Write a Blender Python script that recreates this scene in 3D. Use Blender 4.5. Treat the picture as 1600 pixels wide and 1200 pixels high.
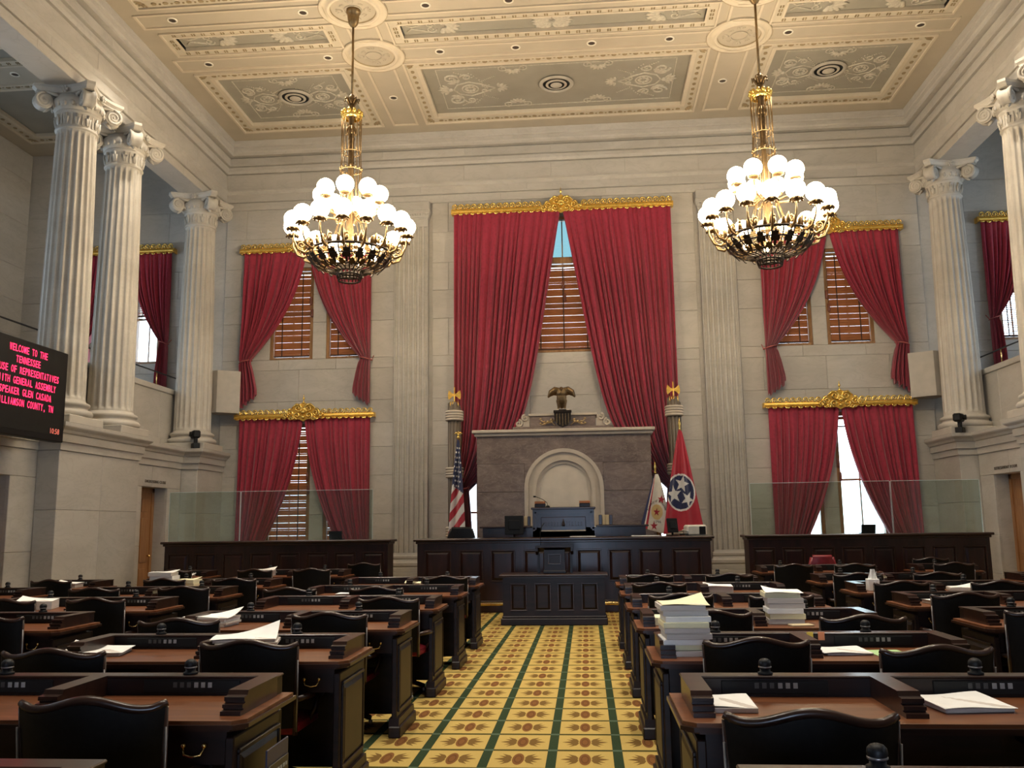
import bpy, bmesh, math, random
from mathutils import Vector, Matrix
random.seed(7)
PI = math.pi
for o in list(bpy.data.objects): bpy.data.objects.remove(o)
scene = bpy.context.scene
COL = scene.collection

# ---------------------------------------------------------------- camera
def cam_basis(yaw, pitch, roll):
    f = Vector((-math.sin(yaw)*math.cos(pitch), math.cos(yaw)*math.cos(pitch), math.sin(pitch)))
    r = Vector((math.cos(yaw), math.sin(yaw), 0)); u = r.cross(f)
    return r*math.cos(roll)-u*math.sin(roll), u*math.cos(roll)+r*math.sin(roll), f
cd = bpy.data.cameras.new('camera'); cam = bpy.data.objects.new('camera', cd); COL.objects.link(cam)
R_, U_, F_ = cam_basis(.0803, .1556, .0131)
cam.matrix_world = Matrix(((R_.x, U_.x, -F_.x, .444), (R_.y, U_.y, -F_.y, 0), (R_.z, U_.z, -F_.z, 1.6), (0, 0, 0, 1)))
cd.sensor_width = 36; cd.lens = 1400/1600*36; cd.clip_start = .05; cd.clip_end = 200
scene.camera = cam

# ---------------------------------------------------------------- world, daylight, exposure
w = bpy.data.worlds.new('sky'); scene.world = w; w.use_nodes = True
bg = w.node_tree.nodes['Background']; bg.inputs[0].default_value = (.80, .90, 1, 1); bg.inputs[1].default_value = 5.5
scene.view_settings.view_transform = 'Standard'; scene.view_settings.look = 'None'
scene.view_settings.gamma = 1; scene.view_settings.exposure = 0.64
scene.view_settings.use_curve_mapping = False
def area(name, loc, rot, sx, sy, power, col):
    l = bpy.data.lights.new(name, 'AREA'); l.shape = 'RECTANGLE'; l.size = sx; l.size_y = sy; l.energy = power; l.color = col
    o = bpy.data.objects.new(name, l); COL.objects.link(o); o.location = loc; o.rotation_euler = rot
    return o
DAY = (.62, .80, 1)
area('rear_doorway_daylight', (-.1, -5.9, 1.45), (PI/2, 0, 0), 2.2, 2.8, 120, (.34, .56, 1))   # open double door at the aisle's rear end
for s in (-1, 1):                   # daylight through the outer windows of both galleries
    for y in (2.5, 9.5, 16.5):
        area('gallery_window_daylight', (s*14.05, y, 7.0), (PI/2, 0, s*PI/2), 2.0, 2.8, 75, DAY)

# ---------------------------------------------------------------- helpers
class MB:
    """collects geometry for ONE mesh object"""
    def __init__(s): s.v = []; s.f = []; s.s = []; s.m = []; s.cm = 0
    def add(s, vs, fs, smooth=False):
        b = len(s.v); s.v += [tuple(p) for p in vs]
        for f in fs: s.f.append([b+i for i in f]); s.s.append(smooth); s.m.append(s.cm)
        return s
    def box(s, x0, x1, y0, y1, z0, z1, c=0.0):
        if x0 > x1: x0, x1 = x1, x0
        if y0 > y1: y0, y1 = y1, y0
        if z0 > z1: z0, z1 = z1, z0
        if c <= 0:
            return s.add([(x0,y0,z0),(x1,y0,z0),(x1,y1,z0),(x0,y1,z0),(x0,y0,z1),(x1,y0,z1),(x1,y1,z1),(x0,y1,z1)],
                  [(0,3,2,1),(4,5,6,7),(0,1,5,4),(1,2,6,5),(2,3,7,6),(3,0,4,7)])
        c = min(c, (x1-x0)*.45, (y1-y0)*.45, (z1-z0)*.45)
        vs = []; 
        X = (x0, x1); Y = (y0, y1); Z = (z0, z1); sg = (1, -1)
        idx = {}
        for i in (0,1):
            for j in (0,1):
                for k in (0,1):
                    for a in range(3):
                        p = [X[i]+sg[i]*c, Y[j]+sg[j]*c, Z[k]+sg[k]*c]
                        p[a] = (X[i], Y[j], Z[k])[a]
                        idx[(i,j,k,a)] = len(vs); vs.append(p)
        fs = []
        def q(*k): fs.append([idx[t] for t in k])
        q((0,0,0,0),(0,0,1,0),(0,1,1,0),(0,1,0,0)); q((1,0,0,0),(1,1,0,0),(1,1,1,0),(1,0,1,0))
        q((0,0,0,1),(1,0,0,1),(1,0,1,1),(0,0,1,1)); q((0,1,0,1),(0,1,1,1),(1,1,1,1),(1,1,0,1))
        q((0,0,0,2),(0,1,0,2),(1,1,0,2),(1,0,0,2)); q((0,0,1,2),(1,0,1,2),(1,1,1,2),(0,1,1,2))
        for k in (0,1):
            for i in (0,1):
                q((i,0,k,1),(i,0,k,0),(0,0,0,0)) if False else None
        for i in (0,1):
            for j in (0,1):
                q((i,j,0,0),(i,j,1,0),(i,j,1,1),(i,j,0,1))
        for i in (0,1):
            for k in (0,1):
                q((i,0,k,0),(i,1,k,0),(i,1,k,2),(i,0,k,2))
        for j in (0,1):
            for k in (0,1):
                q((0,j,k,1),(1,j,k,1),(1,j,k,2),(0,j,k,2))
        for i in (0,1):
            for j in (0,1):
                for k in (0,1): q((i,j,k,0),(i,j,k,1),(i,j,k,2))
        return s.add(vs, fs)
    def lathe(s, prof, n=24, c=(0,0,0), smooth=True, caps=True, a0=0, a1=2*PI, mod=None):
        full = abs(a1-a0-2*PI) < 1e-6
        m = n if full else n+1
        vs = []
        for (r, z) in prof:
            for i in range(m):
                a = a0+(a1-a0)*i/n
                rr = r if mod is None else mod(r, z, a)
                vs.append((c[0]+rr*math.cos(a), c[1]+rr*math.sin(a), c[2]+z))
        fs = []
        for j in range(len(prof)-1):
            for i in range(n):
                k = (i+1) % m
                fs.append((j*m+i, j*m+k, (j+1)*m+k, (j+1)*m+i))
        if caps and full:
            fs.append([i for i in range(m)][::-1]); fs.append([(len(prof)-1)*m+i for i in range(m)])
        return s.add(vs, fs, smooth)
    def sphere(s, c, r, n=12, m=8, sc=(1,1,1), smooth=True):
        vs = [(c[0], c[1], c[2]-r*sc[2])]
        for j in range(1, m):
            t = PI*j/m
            for i in range(n):
                a = 2*PI*i/n
                vs.append((c[0]+r*sc[0]*math.sin(t)*math.cos(a), c[1]+r*sc[1]*math.sin(t)*math.sin(a), c[2]-r*sc[2]*math.cos(t)))
        vs.append((c[0], c[1], c[2]+r*sc[2])); L = len(vs)-1
        fs = [(0, 1+(i+1) % n, 1+i) for i in range(n)]
        for j in range(m-2):
            for i in range(n):
                fs.append((1+j*n+i, 1+j*n+(i+1) % n, 1+(j+1)*n+(i+1) % n, 1+(j+1)*n+i))
        fs += [(L, 1+(m-2)*n+i, 1+(m-2)*n+(i+1) % n) for i in range(n)]
        return s.add(vs, fs, smooth)
    def tube(s, pts, r, n=6, closed=False, caps=True, smooth=True):
        pts = [Vector(p) for p in pts]; N = len(pts)
        rs = r if isinstance(r, (list, tuple)) else [r]*N
        up = None; vs = []
        for i, p in enumerate(pts):
            if closed: t = pts[(i+1) % N]-pts[i-1]
            else: t = pts[min(i+1, N-1)]-pts[max(i-1, 0)]
            if t.length < 1e-9: t = Vector((0,0,1))
            t.normalize()
            if up is None: up = Vector((0,0,1)) if abs(t.z) < .9 else Vector((1,0,0))
            a = up-t*up.dot(t)
            if a.length < 1e-6: a = t.orthogonal()
            a.normalize(); b = t.cross(a); up = a
            for k in range(n):
                th = 2*PI*k/n
                vs.append(p+(a*math.cos(th)+b*math.sin(th))*rs[i])
        fs = []
        for i in range(N if closed else N-1):
            j = (i+1) % N
            for k in range(n):
                l = (k+1) % n
                fs.append((i*n+k, i*n+l, j*n+l, j*n+k))
        if caps and not closed:
            fs.append(list(range(n))[::-1]); fs.append([(N-1)*n+k for k in range(n)])
        return s.add(vs, fs, smooth)
    def prism(s, poly, o, ex, ey, ez, d0, d1, smooth=False):
        """poly in (ex, ey) plane at origin o, pushed from d0 to d1 along ez"""
        o, ex, ey, ez = Vector(o), Vector(ex), Vector(ey), Vector(ez)
        n = len(poly); vs = []
        for d in (d0, d1):
            for (a, b) in poly: vs.append(o+ex*a+ey*b+ez*d)
        fs = [list(range(n))[::-1], [n+i for i in range(n)]]
        for i in range(n): fs.append((i, (i+1) % n, n+(i+1) % n, n+i))
        return s.add(vs, fs, smooth)
    def quad(s, a, b, c, d, smooth=False): return s.add([a, b, c, d], [(0,1,2,3)], smooth)
    def grid(s, fn, nu, nv, smooth=True, flip=False):
        vs = [fn(i/nu, j/nv) for j in range(nv+1) for i in range(nu+1)]
        fs = []
        for j in range(nv):
            for i in range(nu):
                a = j*(nu+1)+i; f = (a, a+1, a+nu+2, a+nu+1)
                fs.append(f[::-1] if flip else f)
        return s.add(vs, fs, smooth)
    def xf(s, M, start=0):
        for i in range(start, len(s.v)): s.v[i] = tuple(M @ Vector(s.v[i]))
        return s
    def mesh(s, name):
        me = bpy.data.meshes.new(name); me.from_pydata(s.v, [], s.f); me.update()
        me.polygons.foreach_set('use_smooth', s.s)
        if any(s.m): me.polygons.foreach_set('material_index', s.m)
        bm = bmesh.new(); bm.from_mesh(me); bmesh.ops.recalc_face_normals(bm, faces=bm.faces); bm.to_mesh(me); bm.free()
        return me
def obj(name, mb, mat, parent=None, loc=None, rz=0):
    me = mb.mesh(name) if isinstance(mb, MB) else mb
    for m in (mat if isinstance(mat, (list, tuple)) else [mat]):
        if len(me.materials) == 0 or isinstance(mat, (list, tuple)): me.materials.append(m)
    o = bpy.data.objects.new(name, me); COL.objects.link(o)
    if parent: o.parent = parent
    if loc: o.location = loc
    if rz: o.rotation_euler = (0, 0, rz)
    return o
def tag(o, label, cat, group=None, kind=None):
    if label: o['label'] = label
    if cat: o['category'] = cat
    if group: o['group'] = group
    if kind: o['kind'] = kind
    return o
def thing(name, label, cat, loc=(0,0,0), rz=0, group=None):
    o = bpy.data.objects.new(name, None); o.empty_display_size = .1; COL.objects.link(o)
    o.location = loc; o.rotation_euler = (0, 0, rz)
    return tag(o, label, cat, group)
def struct(name, mb, mat, parent=None):
    o = obj(name, mb, mat, parent)
    if parent is None: o['kind'] = 'structure'
    return o
def dup(root, loc, rz=0, label=None, group=None, skip=()):
    r = root.copy(); COL.objects.link(r); r.location = loc; r.rotation_euler = (0, 0, rz)
    if label: r['label'] = label
    if group: r['group'] = group
    def rec(src, dst):
        for ch in KIDS(src):
            c = ch.copy(); COL.objects.link(c); c.parent = dst
            rec(ch, c)
    rec(root, r)
    return r
_kids = {}
def KIDS(o):
    if o.name not in _kids: _kids[o.name] = list(o.children)
    return _kids[o.name]
def text_mesh(txt, size, depth, name='lettering', align='CENTER', bold=0.0, spacing=1.0):
    cu = bpy.data.curves.new('txt', 'FONT'); cu.body = txt; cu.size = size; cu.extrude = depth; cu.align_x = align
    cu.resolution_u = 2; cu.offset = bold; cu.space_character = spacing
    t = bpy.data.objects.new('txt', cu); COL.objects.link(t)
    dg = bpy.context.evaluated_depsgraph_get(); dg.update()
    me = bpy.data.meshes.new_from_object(t.evaluated_get(dg)); me.name = name; me.materials.clear()
    bpy.data.objects.remove(t); return me

# ---------------------------------------------------------------- materials
def nmat(name):
    m = bpy.data.materials.new(name); m.use_nodes = True
    nt = m.node_tree; return m, nt, nt.nodes, nt.links, nt.nodes['Principled BSDF']
def plain(name, col, rough=.5, metal=0, var=.12, scale=6, bump=0.0, coat=0, emit=None, es=0, sheen=0, trans=0, alpha=1, stretch=(1,1,1), detail=4, spec=.5):
    m, nt, N, L, B = nmat(name)
    B.inputs['Roughness'].default_value = rough; B.inputs['Metallic'].default_value = metal
    B.inputs['Specular IOR Level'].default_value = spec
    if coat: B.inputs['Coat Weight'].default_value = coat; B.inputs['Specular IOR Level'].default_value = .3; B.inputs['Coat Roughness'].default_value = .12
    if sheen: B.inputs['Sheen Weight'].default_value = sheen
    if trans: B.inputs['Transmission Weight'].default_value = trans
    if emit: B.inputs['Emission Color'].default_value = (*emit, 1); B.inputs['Emission Strength'].default_value = es
    tc = N.new('ShaderNodeTexCoord'); mp = N.new('ShaderNodeMapping'); mp.inputs['Scale'].default_value = stretch
    L.new(tc.outputs['Object'], mp.inputs['Vector'])
    nz = N.new('ShaderNodeTexNoise'); nz.inputs['Scale'].default_value = scale; nz.inputs['Detail'].default_value = detail
    L.new(mp.outputs[0], nz.inputs['Vector'])
    rp = N.new('ShaderNodeValToRGB'); e = rp.color_ramp.elements
    e[0].position = .3; e[1].position = .7
    e[0].color = (*[max(0, c*(1-var)) for c in col], 1); e[1].color = (*[min(1, c*(1+var)) for c in col], 1)
    L.new(nz.outputs['Fac'], rp.inputs[0]); L.new(rp.outputs[0], B.inputs['Base Color'])
    if bump:
        bp = N.new('ShaderNodeBump'); bp.inputs['Strength'].default_value = bump; bp.inputs['Distance'].default_value = .01
        L.new(nz.outputs['Fac'], bp.inputs['Height']); L.new(bp.outputs[0], B.inputs['Normal'])
    return m
def slat_mat(name, a, b):
    m = wood(name, a, b, .5, .05, 2, (1,8,8)); nt = m.node_tree; N, L = nt.nodes, nt.links
    B = N['Principled BSDF']; out = N['Material Output']; tr = N.new('ShaderNodeBsdfTranslucent'); tr.inputs[0].default_value = (.55,.26,.11,1)
    mx = N.new('ShaderNodeMixShader'); mx.inputs[0].default_value = .38
    L.new(B.outputs[0], mx.inputs[1]); L.new(tr.outputs[0], mx.inputs[2]); L.new(mx.outputs[0], out.inputs[0]); return m
def marble(name, a, b, vein, scale=.9, rough=.45, veinw=.5, stretch=(1,1,1.6)):
    m, nt, N, L, B = nmat(name)
    B.inputs['Roughness'].default_value = rough; B.inputs['Specular IOR Level'].default_value = .35
    tc = N.new('ShaderNodeTexCoord'); mp = N.new('ShaderNodeMapping'); mp.inputs['Scale'].default_value = stretch
    L.new(tc.outputs['Object'], mp.inputs['Vector'])
    oi = N.new('ShaderNodeObjectInfo')
    ad = N.new('ShaderNodeVectorMath'); ad.operation = 'MULTIPLY_ADD'; ad.inputs[1].default_value = (9, 7, 5)
    cx = N.new('ShaderNodeCombineXYZ')
    for i in range(3): L.new(oi.outputs['Random'], cx.inputs[i])
    L.new(cx.outputs[0], ad.inputs[0]); L.new(mp.outputs[0], ad.inputs[2])
    n1 = N.new('ShaderNodeTexNoise'); n1.inputs['Scale'].default_value = scale; n1.inputs['Detail'].default_value = 9; n1.inputs['Roughness'].default_value = .62; n1.inputs['Distortion'].default_value = .7
    L.new(ad.outputs[0], n1.inputs['Vector'])
    r1 = N.new('ShaderNodeValToRGB'); r1.color_ramp.elements[0].position = .32; r1.color_ramp.elements[1].position = .68
    r1.color_ramp.elements[0].color = (*a, 1); r1.color_ramp.elements[1].color = (*b, 1)
    L.new(n1.outputs['Fac'], r1.inputs[0])
    n2 = N.new('ShaderNodeTexNoise'); n2.inputs['Scale'].default_value = scale*1.7; n2.inputs['Detail'].default_value = 6; n2.inputs['Distortion'].default_value = 1.8
    L.new(ad.outputs[0], n2.inputs['Vector'])
    r2 = N.new('ShaderNodeValToRGB'); e = r2.color_ramp.elements
    e[0].position = .46; e[0].color = (0,0,0,1); e[1].position = .5; e[1].color = (1,1,1,1)
    x = r2.color_ramp.elements.new(.54); x.color = (0,0,0,1)
    L.new(n2.outputs['Fac'], r2.inputs[0])
    mu = N.new('ShaderNodeMath'); mu.operation = 'MULTIPLY'; mu.inputs[1].default_value = veinw; L.new(r2.outputs[0], mu.inputs[0])
    mx = N.new('ShaderNodeMixRGB'); mx.inputs[2].default_value = (*vein, 1)
    L.new(mu.outputs[0], mx.inputs[0]); L.new(r1.outputs[0], mx.inputs[1])
    hs = N.new('ShaderNodeHueSaturation'); mr = N.new('ShaderNodeMapRange'); mr.inputs['To Min'].default_value = .93; mr.inputs['To Max'].default_value = 1.05
    L.new(oi.outputs['Random'], mr.inputs['Value']); L.new(mr.outputs[0], hs.inputs['Value']); L.new(mx.outputs[0], hs.inputs['Color'])
    L.new(hs.outputs[0], B.inputs['Base Color'])
    return m
def wood(name, a, b, rough=.28, coat=.4, scale=2.0, stretch=(1, 6, 6)):
    m, nt, N, L, B = nmat(name)
    B.inputs['Roughness'].default_value = rough; B.inputs['Coat Weight'].default_value = coat; B.inputs['Specular IOR Level'].default_value = .3; B.inputs['Coat Roughness'].default_value = .18
    tc = N.new('ShaderNodeTexCoord'); mp = N.new('ShaderNodeMapping'); mp.inputs['Scale'].default_value = stretch
    L.new(tc.outputs['Object'], mp.inputs['Vector'])
    nz = N.new('ShaderNodeTexNoise'); nz.inputs['Scale'].default_value = scale; nz.inputs['Detail'].default_value = 7; nz.inputs['Distortion'].default_value = .6
    L.new(mp.outputs[0], nz.inputs['Vector'])
    rp = N.new('ShaderNodeValToRGB'); rp.color_ramp.elements[0].position = .3; rp.color_ramp.elements[1].position = .72
    rp.color_ramp.elements[0].color = (*a, 1); rp.color_ramp.elements[1].color = (*b, 1)
    L.new(nz.outputs['Fac'], rp.inputs[0]); L.new(rp.outputs[0], B.inputs['Base Color'])
    bp = N.new('ShaderNodeBump'); bp.inputs['Strength'].default_value = .04; L.new(nz.outputs['Fac'], bp.inputs['Height']); L.new(bp.outputs[0], B.inputs['Normal'])
    return m

MARB = marble('tennessee_grey_marble', (.425,.393,.342), (.505,.474,.420), (.31,.285,.245), .8, .5, .22, (1,1,2.6))
MARBC = marble('cut_column_marble', (.46,.42,.355), (.55,.51,.44), (.36,.31,.25), 1.3, .55, .15)
JOINT = plain('mortar_joint', (.27,.235,.19), .9)
MARBR = marble('brown_rose_marble', (.115,.082,.064), (.225,.168,.136), (.36,.29,.24), 2.0, .35, .30, (1,1,2.2))
ALAB = plain('pale_alabaster', (.60,.53,.43), .6, var=.08, scale=3)
ALAB2 = plain('arch_stone_and_edge_highlight', (.50,.43,.34), .6, var=.08, scale=4)
CEIL = plain('cream_ceiling_paint', (.53,.465,.35), .75, var=.04, scale=1.5)
CEIL2 = plain('buff_ceiling_panel_paint', (.445,.385,.29), .75, var=.05, scale=1.5)
CEILF = plain('grey_green_ceiling_field', (.30,.275,.22), .8, var=.09, scale=1.2)
CEILM = plain('cream_moulding_paint', (.60,.52,.39), .7, var=.04)
SHELL = plain('stencil_and_shadow_line_paint', (.30,.225,.125), .8, var=.2)
RELIEF = plain('plaster_relief', (.48,.435,.345), .8, var=.15, scale=20)
DWOOD = wood('dark_mahogany', (.006,.0028,.0022), (.022,.009,.006), .42, .05)
DWOOD2 = wood('mahogany_trim', (.014,.006,.004), (.042,.017,.010), .30, .2)
TOPW = wood('polished_desktop_mahogany', (.09,.026,.008), (.19,.066,.022), .38, .05, 1.6, (1.0, 9, 9))
RAILW = wood('panelled_rail_mahogany', (.010,.004,.0035), (.034,.011,.008), .32, .2, 1.5, (5, 5, 1))
OAK = wood('honey_oak', (.22,.11,.045), (.36,.20,.09), .4, .15, 2, (7,7,1))
OAKD = wood('door_oak', (.26,.115,.04), (.40,.20,.08), .35, .3, 2, (7,7,1))
SLAT = slat_mat('blind_slat_wood', (.18,.075,.035), (.30,.14,.07))
TAPE = plain('blind_tape', (.06,.03,.02), .8)
LEATH = plain('black_leather', (.005,.0045,.0045), .5, var=.3, scale=40, bump=.06, spec=.16)
REDL = plain('oxblood_leather', (.20,.012,.018), .4, var=.2, scale=30, bump=.06)
BLACK = plain('black_plastic', (.006,.006,.0065), .5, spec=.25)
DGREY = plain('console_charcoal', (.010,.010,.009), .55, spec=.25)
GREYB = plain('console_button', (.34,.34,.32), .6)
STEEL = plain('brushed_steel', (.45,.44,.42), .35, 1)
PEWTER = plain('worn_nickel_edge', (.26,.24,.23), .4, .8)
BRASS = plain('polished_brass', (.80,.58,.25), .22, 1, var=.1)
GILT = plain('gilded_plaster', (.80,.50,.10), .34, .75, var=.22, scale=14, bump=.2)
GILTL = plain('paler_gilt', (.90,.60,.16), .26, .85, var=.2, scale=18)  # paler, smoother gilt for scrolls, finials and cord
BRONZE = plain('antique_bronze', (.16,.105,.05), .42, .85, var=.3, scale=20)
BRONZEL = plain('light_bronze', (.52,.38,.19), .34, .9, var=.25, scale=20)
IRON = plain('dark_bronze_openwork', (.030,.021,.015), .45, .7, var=.3, scale=20)
GLASSROD = plain('glass_rod', (.95,.93,.88), .08, trans=.9, var=.02)
GLASS = None
PAPER = plain('white_paper', (.86,.84,.79), .8, var=.04, scale=12)
PAPERY = plain('cream_paper', (.86,.80,.52), .8, var=.05, scale=12)
PAPERE = plain('paper_stack_edges', (.62,.56,.50), .85, var=.12, scale=4, stretch=(1,1,60))
GREENP = plain('green_paper', (.42,.62,.28), .8, var=.04)
FLRED = plain('flag_red', (.42,.012,.03), .75, var=.1, sheen=.3)
FLWH = plain('flag_white', (.72,.68,.62), .8, var=.06, sheen=.3)
FLBL = plain('flag_blue', (.012,.018,.075), .75, var=.15, sheen=.3)
LED = plain('red_led', (.9,.02,.08), .5, emit=(1,.02,.09), es=2.2, var=.05)
LEDO = plain('orange_led', (.5,.1,.06), .5, emit=(1,.22,.16), es=.40, var=.05)
GLOBE = plain('lit_opal_globe', (1,.95,.86), .4, emit=(1,.82,.57), es=22, var=.01)
BULB = plain('lit_inner_bulb', (1,.9,.7), .4, emit=(1,.70,.36), es=40, var=.01)
CARDB = plain('manila_board', (.62,.50,.30), .8, var=.1)
ORANGEW = plain('orange_wood_box', (.42,.15,.05), .5)
GREYPNT = plain('painted_console_box', (.46,.42,.36), .75, var=.06)
def glass_mat(name, tint, alpha, rough=.02):
    m, nt, N, L, B = nmat(name)
    out = N['Material Output']; tr = N.new('ShaderNodeBsdfTransparent'); tr.inputs[0].default_value = (*tint, 1)
    gl = N.new('ShaderNodeBsdfGlossy'); gl.inputs['Roughness'].default_value = rough; gl.inputs[0].default_value = (.9,.95,1,1)
    fr = N.new('ShaderNodeFresnel'); fr.inputs[0].default_value = alpha
    mx = N.new('ShaderNodeMixShader'); L.new(fr.outputs[0], mx.inputs[0]); L.new(tr.outputs[0], mx.inputs[1]); L.new(gl.outputs[0], mx.inputs[2])
    L.new(mx.outputs[0], out.inputs[0]); N.remove(B); return m
PANE = glass_mat('window_glass', (.93,.96,.97), 1.4)
TPANE = glass_mat('sky_dimming_transom_glass', (.21,.29,.30), 1.4)  # tint added to dim the bright sky seen through the transom
MBRONZE = plain('lacquered_bronze', (.30,.20,.095), .38, .9, var=.2, scale=20)
SCREEN = glass_mat('screen_glass', (.80,.87,.85), 1.5)
EDGE = plain('glass_edge', (.62,.75,.74), .15, var=.03)
def curtain_mat(name, c):
    m, nt, N, L, B = nmat(name)
    B.inputs['Roughness'].default_value = .62; B.inputs['Sheen Weight'].default_value = .35; B.inputs['Specular IOR Level'].default_value = .25
    tc = N.new('ShaderNodeTexCoord'); uv = N.new('ShaderNodeMapping'); L.new(tc.outputs['Object'], uv.inputs[0])
    vo = N.new('ShaderNodeTexVoronoi'); vo.inputs['Scale'].default_value = 13; vo.feature = 'SMOOTH_F1'; L.new(uv.outputs[0], vo.inputs['Vector'])
    nz = N.new('ShaderNodeTexNoise'); nz.inputs['Scale'].default_value = 16; nz.inputs['Detail'].default_value = 5; L.new(uv.outputs[0], nz.inputs['Vector'])
    ad = N.new('ShaderNodeMath'); ad.operation = 'ADD'; L.new(vo.outputs['Distance'], ad.inputs[0]); L.new(nz.outputs['Fac'], ad.inputs[1])
    rp = N.new('ShaderNodeValToRGB'); e = rp.color_ramp.elements; e[0].position = .62; e[1].position = .95
    e[0].color = (*[x*.90 for x in c], 1); e[1].color = (*[min(1, x*1.14) for x in c], 1)
    L.new(ad.outputs[0], rp.inputs[0]); L.new(rp.outputs[0], B.inputs['Base Color'])
    return m
CURT = curtain_mat('crimson_damask', (.28,.018,.040))
def carpet_mat():
    m, nt, N, L, B = nmat('yellow_floral_carpet')
    B.inputs['Roughness'].default_value = .95; B.inputs['Specular IOR Level'].default_value = .1
    tc = N.new('ShaderNodeTexCoord'); sp = N.new('ShaderNodeSeparateXYZ'); L.new(tc.outputs['Object'], sp.inputs[0])
    def mt(op, a, b=None, c=None):
        n = N.new('ShaderNodeMath'); n.operation = op
        for i, x in enumerate((a, b, c)):
            if x is None: continue
            if isinstance(x, (int, float)): n.inputs[i].default_value = x
            else: L.new(x, n.inputs[i])
        return n.outputs[0]
    PX, PY = .46, .49
    du = mt('SUBTRACT', mt('PINGPONG', mt('SUBTRACT', sp.outputs[0], .16), PX/2), 0)      # 0 on stripe centre, PX/2 mid-cell
    a = mt('SUBTRACT', PX/2, du)                                                        # distance from the flower's centre
    dv = mt('PINGPONG', mt('SUBTRACT', sp.outputs[1], .37), PY/2)
    b = mt('MULTIPLY', mt('SUBTRACT', PY/2, dv), .27)
    stripe = mt('LESS_THAN', du, .034)
    cross = mt('LESS_THAN', dv, .023)
    r = mt('SQRT', mt('ADD', mt('POWER', a, 2), mt('POWER', b, 2)))
    disc = mt('LESS_THAN', r, .041)
    ringm = mt('LESS_THAN', mt('ABSOLUTE', mt('SUBTRACT', r, .024)), .004)
    def leaf(x0, x1, cx, slope, off, half):
        t = mt('DIVIDE', mt('SUBTRACT', a, x0), x1-x0)
        wdt = mt('MULTIPLY', mt('MULTIPLY', mt('SUBTRACT', 1, t), half), mt('MINIMUM', 1, mt('MULTIPLY', t, 4)))
        cen = mt('ABSOLUTE', mt('SUBTRACT', b, mt('ADD', off, mt('MULTIPLY', mt('SUBTRACT', a, x0), slope))))
        return mt('MULTIPLY', mt('LESS_THAN', cen, wdt), mt('MULTIPLY', mt('GREATER_THAN', t, 0), mt('LESS_THAN', t, 1)))
    lf = mt('MAXIMUM', leaf(.045, .170, 0, 0, 0, .018), mt('MAXIMUM', leaf(.044, .118, 0, .40, .008, .014), leaf(.046, .140, 0, .18, .006, .012)))
    def mix(f, c1, c2):
        n = N.new('ShaderNodeMixRGB'); L.new(f, n.inputs[0])
        for i, x in ((1, c1), (2, c2)):
            if isinstance(x, tuple): n.inputs[i].default_value = (*x, 1)
            else: L.new(x, n.inputs[i])
        return n.outputs[0]
    nz = N.new('ShaderNodeTexNoise'); nz.inputs['Scale'].default_value = 90; nz.inputs['Detail'].default_value = 2; L.new(tc.outputs['Object'], nz.inputs['Vector'])
    base = mix(nz.outputs['Fac'], (.345,.235,.065), (.425,.305,.092))
    c = mix(lf, base, (.13,.072,.018)); c = mix(disc, c, (.15,.062,.018)); c = mix(ringm, c, (.10,.042,.012))
    c = mix(cross, c, (.05,.045,.012))
    g = mix(nz.outputs['Fac'], (.013,.024,.010), (.030,.047,.020))
    c = mix(stripe, c, g)
    both = mt('MULTIPLY', stripe, cross); c = mix(both, c, (.065,.095,.06))
    L.new(c, B.inputs['Base Color'])
    bp = N.new('ShaderNodeBump'); bp.inputs['Strength'].default_value = .25; bp.inputs['Distance'].default_value = .005
    L.new(nz.outputs['Fac'], bp.inputs['Height']); L.new(bp.outputs[0], B.inputs['Normal'])
    return m
CARPET = carpet_mat()
# ================================================================ the setting
FW = 21.8; CZ = 11.57; SIDES = (-1, 1)
struct('floor', MB().box(-9.4, 9.4, -6, 22.2, -.2, 0), CARPET)

def sub_intervals(a, b, cuts):
    segs = [(a, b)]
    for c0, c1 in cuts:
        out = []
        for s0, s1 in segs:
            if c1 <= s0 or c0 >= s1: out.append((s0, s1)); continue
            if c0 > s0: out.append((s0, c0))
            if c1 < s1: out.append((c1, s1))
        segs = out
    return [s for s in segs if s[1]-s[0] > .02]
PAIR = [(-7.48, -6.37), (-6.02, -4.91)]
GPAIR = [(-12.22, -11.38), (-11.12, -10.40)]
openings = []
for a, b in PAIR:
    for s in SIDES:
        x0, x1 = sorted((s*a, s*b)); openings += [(x0, x1, 5.80, 8.20), (x0, x1, .95, 4.15)]
for a, b in GPAIR:
    for s in SIDES:
        x0, x1 = sorted((s*a, s*b)); openings.append((x0, x1, 5.80, 8.20))
openings.append((-1.02, 1.02, 5.80, 9.30))
openings += [(-2.72, -2.13, .95, 2.85), (2.13, 2.72, .95, 2.85)]
levels = [0, .5, .95, 1.9, 2.85, 3.55, 4.15, 4.72, 5.53, 5.73, 5.80, 6.75, 7.48, 8.20, 9.0, 9.30, 9.80]
wf = MB()
for i in range(len(levels)-1):
    z0, z1 = levels[i], levels[i+1]
    for s0, s1 in sub_intervals(-14.3, 14.3, [(o[0], o[1]) for o in openings if o[2] < z1-1e-4 and o[3] > z0+1e-4]):
        wf.box(s0, s1, FW+.05, FW+.45, z0, z1)
wf.box(-14.3, 14.3, FW+.05, FW+.45, 9.8, CZ+.2)
wall_front = struct('wall_front', wf, MARB)
def block(parent, x0, x1, y0, y1, z0, z1, mat=MARB, c=.008):
    return obj('block', MB().box(x0+.0015, x1-.0015, y0+.0015, y1-.0015, z0+.0015, z1-.0015, c), mat, parent)
courses = [(0,.5),(.5,.95),(.95,1.9),(1.9,2.85),(2.85,3.55),(3.55,4.15),(4.15,4.72),(4.72,5.53),(5.53,5.80),(5.80,6.75),(6.75,7.48),(7.48,8.20),(8.20,9.0),(9.0,9.80)]
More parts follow.
